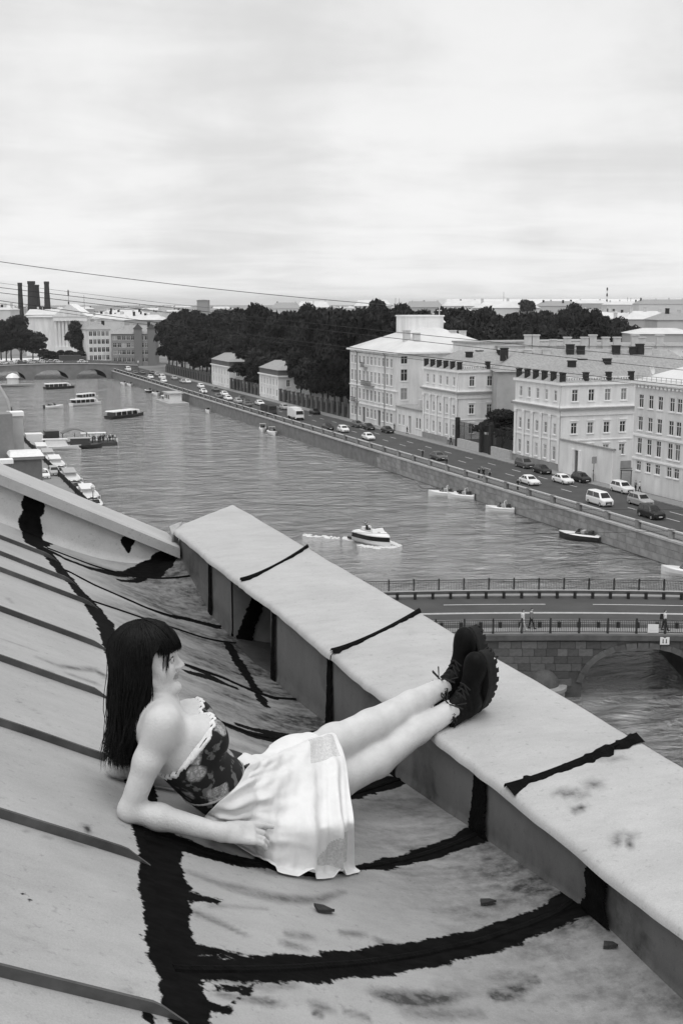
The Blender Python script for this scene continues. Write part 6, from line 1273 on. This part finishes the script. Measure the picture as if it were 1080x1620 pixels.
gn = unit(V3(.44, 0, .9))
hand(WRN+V3(.012, .002, -.002), V3(.86, .05, -.20), gn*.85+V3(0, -.55, 0), V3(.1, .6, .75), .42, .07, 1.0, .35)
hand(WRF, V3(.8, .3, -.35), gn, V3(.3, -.9, 0), .3)
GXb = B_.lo[0]+B_.h*np.arange(B_.n[0]); GYb = B_.lo[1]+B_.h*np.arange(B_.n[1])
ROOTP = CP+V3(HIP[0], HIP[1], float(GR(HIP[0], HIP[1])))
def woman_mesh(name, D, lo, h, mats): 
    V, Q = nets(D, lo, h); return np_mesh(name, V+CP-ROOTP, Q, mats), V, Q
def skin_mat():
    m = gm('skin', .56, .50, .13, 16, .0014, .4, bscale=180); b = m.node_tree.nodes['Principled BSDF']
    b.inputs['Subsurface Weight'].default_value = .12; b.inputs['Subsurface Radius'].default_value = (.01, .01, .01); b.inputs['Subsurface Scale'].default_value = .4; return m
me, BV, BQ = woman_mesh('person', B_.D, B_.lo, B_.h, [skin_mat(), gm('lips', .30, .4, .1, 40)])
cen = BV[BQ].mean(1); loc = (cen-HC)@HR/HS
lips = (loc[:, 0] > .083) & (np.abs(loc[:, 1]) < .024) & (np.abs(loc[:, 2]+.0595) < .0100); me.polygons.foreach_set('material_index', lips.astype(np.int32))
W_ = link('person', me, None, tuple(ROOTP)); tag(W_, 'woman with long dark hair in floral top and white skirt reclining on the tin roof', 'person')
# eyes, brows, earring
for q in (1, -1):
    m = MB(); c = HD(.0815, q*.031, -.001)+CP-ROOTP; m.lathe([(.0095*math.cos(a), .0095*math.sin(a)) for a in np.linspace(-1.5, 1.5, 9)], 12); o = m.build('eye', gm('eye', .45, .2, .05, 4, 0, .5), W_, tuple(c), smooth=True)
    o2 = MB().lathe([(.0, .0098), (.004, .0092), (.0048, .0088)], 10).build('iris', gm('iris', .02, .2, .1, 4), o); o2.rotation_euler = Vector(hf).to_track_quat('Z', 'Y').to_euler()
    MB().tube([HD(.083, q*.017, .006)+CP-ROOTP, HD(.089, q*.028, .0095)+CP-ROOTP, HD(.080, q*.045, .003)+CP-ROOTP], [.0012, .0022, .001], 5).build('eyelash', gm('lash', .01, .8), W_)
    MB().tube([HD(.092, q*.012, .022)+CP-ROOTP, HD(.092, q*.030, .028)+CP-ROOTP, HD(.076, q*.050, .022)+CP-ROOTP], [.0025, .003, .001], 5).build('eyebrow', gm('brow', .03, .8), W_)
def plane_px(p1, p2, w1, w2, inward):
    a, b = RJ(*p1, w1), RJ(*p2, w2); n_ = unit(np.cross(b-a, LAT)); n_ = n_ if n_@(inward-a) > 0 else -n_; return a, n_
QA, QN = plane_px((404, 1206), (300, 1298), 3.35, 3.2, CH)
# corset: torso surface let out a little, cut by slanting planes
P_ = T_.pts()
PA_ = None; pa, pn = plane_px((322, 1142), (252, 1250), 3.25, 3.2, WA); qa, qn = QA, QN
top = -((P_-pa)@pn); bot = -((P_-qa)@qn)-.075
scal = .004*np.sin((P_@LAT)*260)
cor = np.maximum(np.maximum(T_.D-.007, top), bot)
def floral():
    m = bpy.data.materials.new('floral_fabric'); m.use_nodes = True; t = m.node_tree; n = t.nodes; l = t.links; b = n['Principled BSDF']; b.inputs['Roughness'].default_value = .7; b.inputs['Specular IOR Level'].default_value = .2
    c = n.new('ShaderNodeTexCoord'); no = n.new('ShaderNodeTexNoise'); no.inputs['Scale'].default_value = 30; no.inputs['Detail'].default_value = 3; l.new(c.outputs['Object'], no.inputs['Vector'])
    mx = n.new('ShaderNodeMix'); mx.data_type = 'VECTOR'; mx.inputs[0].default_value = .022; l.new(c.outputs['Object'], mx.inputs[4]); l.new(no.outputs['Color'], mx.inputs[5])
    def vor(scale, feat):
        v = n.new('ShaderNodeTexVoronoi'); v.inputs['Scale'].default_value = scale; v.feature = feat; l.new(mx.outputs[1], v.inputs['Vector']); return v
    big = vor(15, 'F1'); pet = vor(70, 'F1'); edge = vor(70, 'DISTANCE_TO_EDGE')
    def mr_(s_, a, bb, c_, d):
        x = n.new('ShaderNodeMapRange'); x.interpolation_type = 'SMOOTHSTEP'; l.new(s_, x.inputs['Value'])
        for k, v in zip(('From Min', 'From Max', 'To Min', 'To Max'), (a, bb, c_, d)): x.inputs[k].default_value = v
        return x.outputs[0]
    def mu(a, bb, op='MULTIPLY'):
        x = n.new('ShaderNodeMath'); x.operation = op
        for i, q in enumerate((a, bb)):
            if isinstance(q, float): x.inputs[i].default_value = q
            else: l.new(q, x.inputs[i])
        return x.outputs[0]
    flower = mr_(big.outputs['Distance'], .42, .52, 1, 0); rnd_ = mr_(big.outputs['Color'], .42, .5, 0, 1)
    petal = mu(mr_(edge.outputs['Distance'], .0, .25, .45, 1.0), mr_(pet.outputs['Distance'], .0, .75, .25, 1.0))
    leaf = mu(mr_(no.outputs['Fac'], .56, .62, 0, 1), .10)
    col = mu(mu(mu(flower, rnd_), mu(petal, .42)), mu(leaf, .014, 'ADD'), 'ADD'); l.new(col, b.inputs['Base Color']); return m
me, V, Q = woman_mesh('corset', cor, T_.lo, T_.h, [floral()]); CO = link('corset', me, W_)
tr_ = np.maximum(np.maximum(T_.D-.0095, np.abs(top+.003+scal)-.0048), bot); me, V, Q = woman_mesh('lace_trim', tr_, T_.lo, T_.h, [gm('lace', .72, .8, .15, 120, .001)]); link('lace_trim', me, CO)
wb = np.maximum(T_.D-.010, np.abs(bot+.075)-.004); wb = np.maximum(wb, top); me, V, Q = woman_mesh('hem_trim', wb, T_.lo, T_.h, [gm('hem_lace', .3, .8, .2, 120)]); link('hem_trim', me, CO)
# skirt: a wide cloth gathered at the waist, lying over the thighs and falling to the roof in folds
def skirt_sheet(na=110, nb=96):
    def curve(pts, t):
        ts = np.linspace(0, 1, len(pts)); P = np.array(pts); out_ = np.stack([np.interp(t, ts, P[:, k]) for k in range(3)], -1)
        for _ in range(int(na*.12)): out_[1:-1] = (out_[:-2]+2*out_[1:-1]+out_[2:])/4
        return out_
    a = np.linspace(0, 1, na); hit = lambda px_, py_: S*roof_hit(px_, py_)+V3(0, 0, .008)
    T = curve([RJ(400, 1205, 3.36), RJ(428, 1197, 3.48), RJ(466, 1180, 3.66), RJ(500, 1164, 3.82), RJ(530, 1156, 3.93)], a)
    Fr = T-LATL*.16+V3(0, 0, -.11)
    N_ = curve([RJ(346, 1262, 3.24), RJ(400, 1252, 3.31), RJ(455, 1238, 3.44), RJ(510, 1216, 3.62), RJ(549, 1208, 3.72)], a)
    M_ = curve([RJ(322, 1296, 3.29), RJ(378, 1312, 3.29), RJ(444, 1316, 3.32), RJ(512, 1308, 3.36), RJ(560, 1300, 3.44)], a)
    B2_ = curve([hit(330, 1312), hit(392, 1346), hit(440, 1378), hit(502, 1388), hit(560, 1378)], a); E_ = curve([hit(330, 1316), hit(392, 1351), hit(444, 1386), hit(506, 1396), hit(570, 1384)], a)
    cps = [Fr, T, N_, M_, B2_, E_]; bs = [0, .2, .42, .70, .94, 1.0]; b = np.linspace(0, 1, nb); X = np.zeros((na, nb, 3))
    for q in range(3):
        for i_ in range(na):
            X[i_, :, q] = np.interp(b, bs, [c[i_, q] for c in cps])
    for _ in range(7): X[:, 1:-1] = (X[:, :-2]+2*X[:, 1:-1]+X[:, 2:])/4; 
    A_, Bb = np.meshgrid(a, b, indexing='ij')
    du = np.gradient(X, axis=0); dv = np.gradient(X, axis=1); n_ = np.cross(du, dv); n_ /= np.linalg.norm(n_, axis=-1, keepdims=True)+1e-9; n_ *= np.where((n_*(-X)).sum(-1, keepdims=True) < 0, -1, 1)
    low = np.clip((Bb-.30)/.6, 0, 1); wob = vnoise(A_*2.6, Bb*1.3, 1, 31); ph = 2*math.pi*(4.3*A_+.75*wob+.35*np.sin(5*A_+1)+.55*(1-low)*np.sin(3*A_)+.25*Bb); rid = lambda p, e: (.5+.5*np.sin(p))**e
    h = (.004+.034*low*(.35+.9*vnoise(A_*3, Bb*.8, 1, 33)))*(rid(ph, 2.0)-.35)+.010*low*(rid(ph*2.3+1.7+2*Bb, 3)-.3)+.006*np.clip(Bb*4, 0, 1)*(rid(2*math.pi*(3.1*Bb+2.2*A_), 3)-.3)*np.clip(1.2-Bb, 0, 1)+.005*(vnoise(A_*16, Bb*10, 1, 5)-.5)
    # gathers running down from the waist
    h = h+.013*np.clip(1.15-A_*1.9, 0, 1)*np.clip(A_*14, 0, 1)*(rid(2*math.pi*(10*Bb+.6*A_+.5*vnoise(A_*3, Bb*6, 1, 41)), 2)-.3)*np.clip(Bb*3, 0, 1)
    X = X+n_*h[..., None]
    for _ in range(12):
        d = K_.sample(X); m_ = d < .010; g_ = .006
        if m_.any():
            Pm = X[m_]; g = np.stack([K_.sample(Pm+V3(*(g_ if k == q else 0 for k in range(3))))-K_.sample(Pm-V3(*(g_ if k == q else 0 for k in range(3)))) for q in range(3)], -1); g /= np.linalg.norm(g, axis=-1, keepdims=True)+1e-9
            X[m_] = Pm+g*np.minimum(.011-d[m_], .03)[:, None]
    X = X+n_*(.016*np.clip(A_*10, 0, 1)*np.clip(1.25-A_*1.6, 0, 1)*np.clip(Bb*4-.6, 0, 1)*np.clip(6-Bb*6.6, 0, 1)*rid(2*math.pi*(8.5*Bb-1.1*A_+.8*vnoise(A_*4, Bb*5, 1, 43)), 2.5))[..., None]
    for _ in range(2): X[1:-1] = (X[:-2]+4*X[1:-1]+X[2:])/6; X[:, 1:-1] = (X[:, :-2]+4*X[:, 1:-1]+X[:, 2:])/6
    X[..., 2] = np.maximum(X[..., 2], GR(X[..., 0], X[..., 1])+.007); return X, A_, Bb
SK, SA, SB = skirt_sheet(); nr, nc = SK.shape[:2]; i = np.arange(nr*nc).reshape(nr, nc); Q = np.stack([i[:-1, :-1], i[:-1, 1:], i[1:, 1:], i[1:, :-1]], -1).reshape(-1, 4)
def skirt_mat():
    m = gm('white_cotton', .84, .85, .05, 30, .004, .15, bscale=30); t = m.node_tree; b = t.nodes['Principled BSDF']; tl = t.nodes.new('ShaderNodeBsdfTranslucent'); tl.inputs['Color'].default_value = (.85, .85, .85, 1); mxs = t.nodes.new('ShaderNodeMixShader'); mxs.inputs[0].default_value = .2
    t.links.new(b.outputs[0], mxs.inputs[1]); t.links.new(tl.outputs[0], mxs.inputs[2]); t.links.new(mxs.outputs[0], t.nodes['Material Output'].inputs['Surface']); return m
me = np_mesh('skirt', (SK+CP-ROOTP).reshape(-1, 3), Q, [skirt_mat(), gm('lace_panel', .56, .85, .3, 140, .001)]); sa, sb = SA[:-1, :-1], SB[:-1, :-1]; lace = ((sa > .72) & (sa < .96) & (sb > .74) & (sb < .90) & (sa > 1.52-.9*sb)) | ((sa > .66) & (sa < .95) & (sb > .20) & (sb < .36)); me.polygons.foreach_set('material_index', lace.astype(np.int32).ravel()); SKO = link('skirt', me, W_)
md = SKO.modifiers.new('thickness', 'SOLIDIFY'); md.thickness = .0022; md.offset = 1; md = SKO.modifiers.new('smooth', 'SUBSURF'); md.levels = 1; md.render_levels = 1
# boots
M_BOOT = gm('boot_leather', .005, .6, .4, 60, .0014, .12, bscale=160); M_SOLE = gm('boot_sole', .012, .75, .3, 40); M_LACE = gm('boot_lace', .02, .8, .3, 80)
def boot(ank, knee, toe, name='boot'):
    l_ = unit(ank-knee); f = toe-l_*(toe@l_); f = unit(f); s_ = np.cross(f, -l_); BSC = 1.0; O_ = ank+l_*.185-f*.004; R_ = np.stack([f, s_, -l_], 1)*BSC
    W3 = lambda x, y, z: O_+BSC*(f*x+s_*y-l_*z)
    s = SDF((-.12, -.09, .0), (.26, .09, .27), .004)
    s.ell((-.020, 0, .085), (.058, .043, .062), None, .02); s.caps((-.012, 0, .09), (-.020, 0, .185), .046, .047, .02); s.caps((.02, 0, .088), (.125, 0, .070), .043, .036, .03); s.ell((.155, 0, .066), (.062, .046, .036), None, .02); s.caps((.03, 0, .12), (.012, 0, .20), .030, .024, .02)
    for z in (.185,): s.ell((-.018, 0, z+.012), (.052, .050, .010), None, .004)
    s.ell((-.016, 0, .225), (.040, .038, .045), None, .004, 's'); G = s.pts(); D = np.maximum(s.D, .040-G[..., 2]); D = D+.0012*np.sin(G[..., 2]*300)*(G[..., 2] > .1)*(G[..., 0] > .0)
    V, Q_ = nets(D, s.lo, s.h); me = np_mesh(name, (V@R_.T)+O_+CP-ROOTP, Q_, M_BOOT); b = link(name, me, W_)
    out_ = []
    for k in range(40):
        t = 2*math.pi*k/40; x = .055+.150*math.cos(t); wd = .046+.006*math.cos(t)-.006*math.cos(2*t+.6); out_.append((x, wd*math.sin(t)*1.08*(1 if abs(math.sin(t)) < .99 else 1)))
    rings = []
    for z, k in ((.0, .96), (.010, 1.0), (.022, .985), (.024, 1.02), (.038, 1.03), (.045, .97)): rings.append([W3(.055+(x-.055)*k, y*k, z)+CP-ROOTP for x, y in out_])
    so_ = MB().loft(rings).build('sole', M_SOLE, b)
    m = MB()
    for k in range(0, 40, 2):
        x, y = out_[k]; x2, y2 = out_[(k+1) % 40]; c = V3(.055, 0, 0); q0, q1 = V3(x, y, 0), V3(x2, y2, 0)
        vs_ = [c+(q-c)*kk+V3(0, 0, z) for z in (-.008, .012) for q, kk in ((q0, .62), (q1, .62), (q1, 1.0), (q0, 1.0))]; m.add([W3(*v)+CP-ROOTP for v in vs_], [(0,3,2,1),(4,5,6,7),(0,1,5,4),(1,2,6,5),(2,3,7,6),(3,0,4,7)])
    tag(m.build('sole_lugs', M_SOLE, b), kind='stuff')
    m = MB(); pts = [(.092, .112), (.074, .120), (.058, .132), (.044, .147), (.036, .164), (.031, .182)]
    for k, (x, z) in enumerate(pts):
        for sg in (-1, 1):
            x2, z2 = pts[min(k+1, 5)]; m.tube([W3(x-.012, sg*.026, z-.004)+CP-ROOTP, W3(x+.006, 0, z+.006)+CP-ROOTP, W3(x2-.012, -sg*.026, z2-.002)+CP-ROOTP], .0032, 5)
    for sg in (-1, 1): m.tube([W3(.04, 0, .188)+CP-ROOTP, W3(.065, sg*.03, .200)+CP-ROOTP, W3(.05, sg*.055, .175)+CP-ROOTP, W3(.042, sg*.02, .178)+CP-ROOTP, W3(.06, sg*.05, .15)+CP-ROOTP], .003, 5)
    tag(m.build('laces', M_LACE, b), kind='stuff')
    m = MB(); r = np.random.default_rng(3)
    for k in range(150):
        t = r.random()*6.283; z = .188+.012*r.random(); a = V3(-.018+.046*math.cos(t), .044*math.sin(t), z); e = a+V3(math.cos(t)*.5, math.sin(t)*.5, .5+r.normal(0, .3))*(.012+.014*r.random()); m.tube([W3(*a)+CP-ROOTP, W3(*((a+e)/2+r.normal(0, .003, 3)))+CP-ROOTP, W3(*e)+CP-ROOTP], [.0028, .002, .0008], 4)
    tag(m.build('sock_frill', M_LACE, b), kind='stuff')
    return W3
BN_W = boot(AN, KN, V3(-.20, -.42, .88)); BF_W = boot(AF, KF, V3(-.16, -.25, .92))
# hair: strands combed from the parting, a fringe in front, long lengths hanging behind
M_HAIR = gm('hair', .007, .5, .5, 25, 0, .16)
def hair():
    r = np.random.default_rng(8); m_v = []; m_f = []
    ea = V3(.110, .084, .098); ec = V3(-.006, 0, .028)
    def strand(pts, w0):
        n = len(pts); base = len(m_v)
        for k, p in enumerate(pts):
            t = pts[min(k+1, n-1)]-pts[max(k-1, 0)]; t = t/(np.linalg.norm(t)+1e-9); a = V3(1, .3, .2); u = np.cross(t, a); u /= np.linalg.norm(u)+1e-9; v = np.cross(t, u); ww = w0*(1 if k < n-3 else (.8, .5, .15)[k-(n-3)])
            for q in range(3): an = 2.094*q; m_v.append(p+ww*(math.cos(an)*u+math.sin(an)*v))
        for k in range(n-1):
            for q in range(3): m_f.append((base+k*3+q, base+k*3+(q+1) % 3, base+(k+1)*3+(q+1) % 3, base+(k+1)*3+q))
    def surf(th, ph, k=1.0): return ec+k*ea*V3(math.sin(th)*math.cos(ph), math.sin(th)*math.sin(ph), math.cos(th))
    for n_ in range(7800):
        ph = r.uniform(-math.pi, math.pi); lay = r.uniform(.93, 1.05); fringe = abs(ph) < .84 or (abs(ph) < 1.22 and r.random() < .6)
        pts = []
        if fringe:
            the = r.uniform(1.34, 1.60)+.05*max(0, abs(ph)-.3)
            for th in np.linspace(.05+.5*r.random(), the, 9): pts.append(surf(th, ph*.9+.05*math.sin(th*3), lay+.06*max(0, th-1.1)+.045*(abs(ph) < .6)))
            if .78 < abs(ph) < 1.0 and r.random() < .10:
                e = pts[-1]
                for q in np.linspace(.15, 1, 6): pts.append(e+V3(-.010*q, .004*np.sign(ph)*q, -.085*q*r.uniform(.7, 1.0)))
            P = [HC+HS*(HR@p) for p in pts]
        else:
            sw = max(0, 1.27-abs(ph))*np.sign(ph)
            for th in np.linspace(.05+.4*r.random(), 1.75, 9): tt = min(1, max(0, th-1.05)/.65); pts.append(surf(th, ph+sw*tt*tt*(3-2*tt), lay*(1+.03*tt*(abs(ph) < 1.27))))
            P = [HC+HS*(HR@p) for p in pts]; e = P[-1]; tail = r.uniform(.235, .29)-max(0, .07*(1.6-abs(ph)))
            # lengths gather behind the shoulder
            tx, ty = r.normal(-.056, .024), r.normal(.052, .026); sd_ = (e-HC)@hs_; fd = (e-HC)@hf
            curl = r.normal(0, .012); 
            for q in np.linspace(.12, 1, 10):
                k = q**1.25; fx = fd+(tx-fd)*k*.80; sy = sd_+(ty-sd_)*k*.75; z = (e-HC)[2]-tail*q
                P.append(HC+hf*fx+hs_*sy+V3(curl*math.sin(q*5), 0, 0)*q+V3(0, 0, z-0*(hf*fx)[2]))
        strand([np.array(p)+r.normal(0, .0006, 3) for p in P], r.uniform(.0007, .0013))
    return np_mesh('hair', np.array(m_v)+CP-ROOTP, np.array(m_f), M_HAIR)
HO = link('hair', hair(), W_)
s = SDF((.36, 2.90, -1.36), (.86, 3.45, -.80), .006)
s.ell(HC+HS*(HR@V3(-.012, 0, .030)), (.097*HS, .078*HS, .088*HS), HR, .01); s.ell(HC+HS*(HR@V3(-.040, 0, -.03)), (.060*HS, .072*HS, .08*HS), HR, .03)
s.caps(HC+hf*(-.045)+V3(0, 0, -.06), HC+hf*(-.052)+hs_*.048+V3(0, 0, -.24), .054, .030, .03)
G = s.pts(); lq = (G-HC)@HR/HS; D = np.maximum(s.D, lq[..., 0]-.068-.0*lq[..., 2]+np.where(lq[..., 2] < .035, .055, 0.0)); V, Q = nets(D, s.lo, s.h); me = np_mesh('hair_mass', V+CP-ROOTP, Q, M_HAIR); link('hair_mass', me, HO)

# ------------------------------------------------------------------ thin haze over the town
hz = MB().box(-6050, 8050, -2050, 11050, -1.6, 62.0)
hm = bpy.data.materials.new('haze_air'); hm.use_nodes = True; t = hm.node_tree; t.nodes.clear()
o_ = t.nodes.new('ShaderNodeOutputMaterial'); v_ = t.nodes.new('ShaderNodeVolumePrincipled'); v_.inputs['Color'].default_value = (.9, .9, .9, 1); v_.inputs['Density'].default_value = .00007; v_.inputs['Anisotropy'].default_value = .2
t.links.new(v_.outputs[0], o_.inputs['Volume']); HZ = hz.build('haze', hm); tag(HZ, kind='stuff')
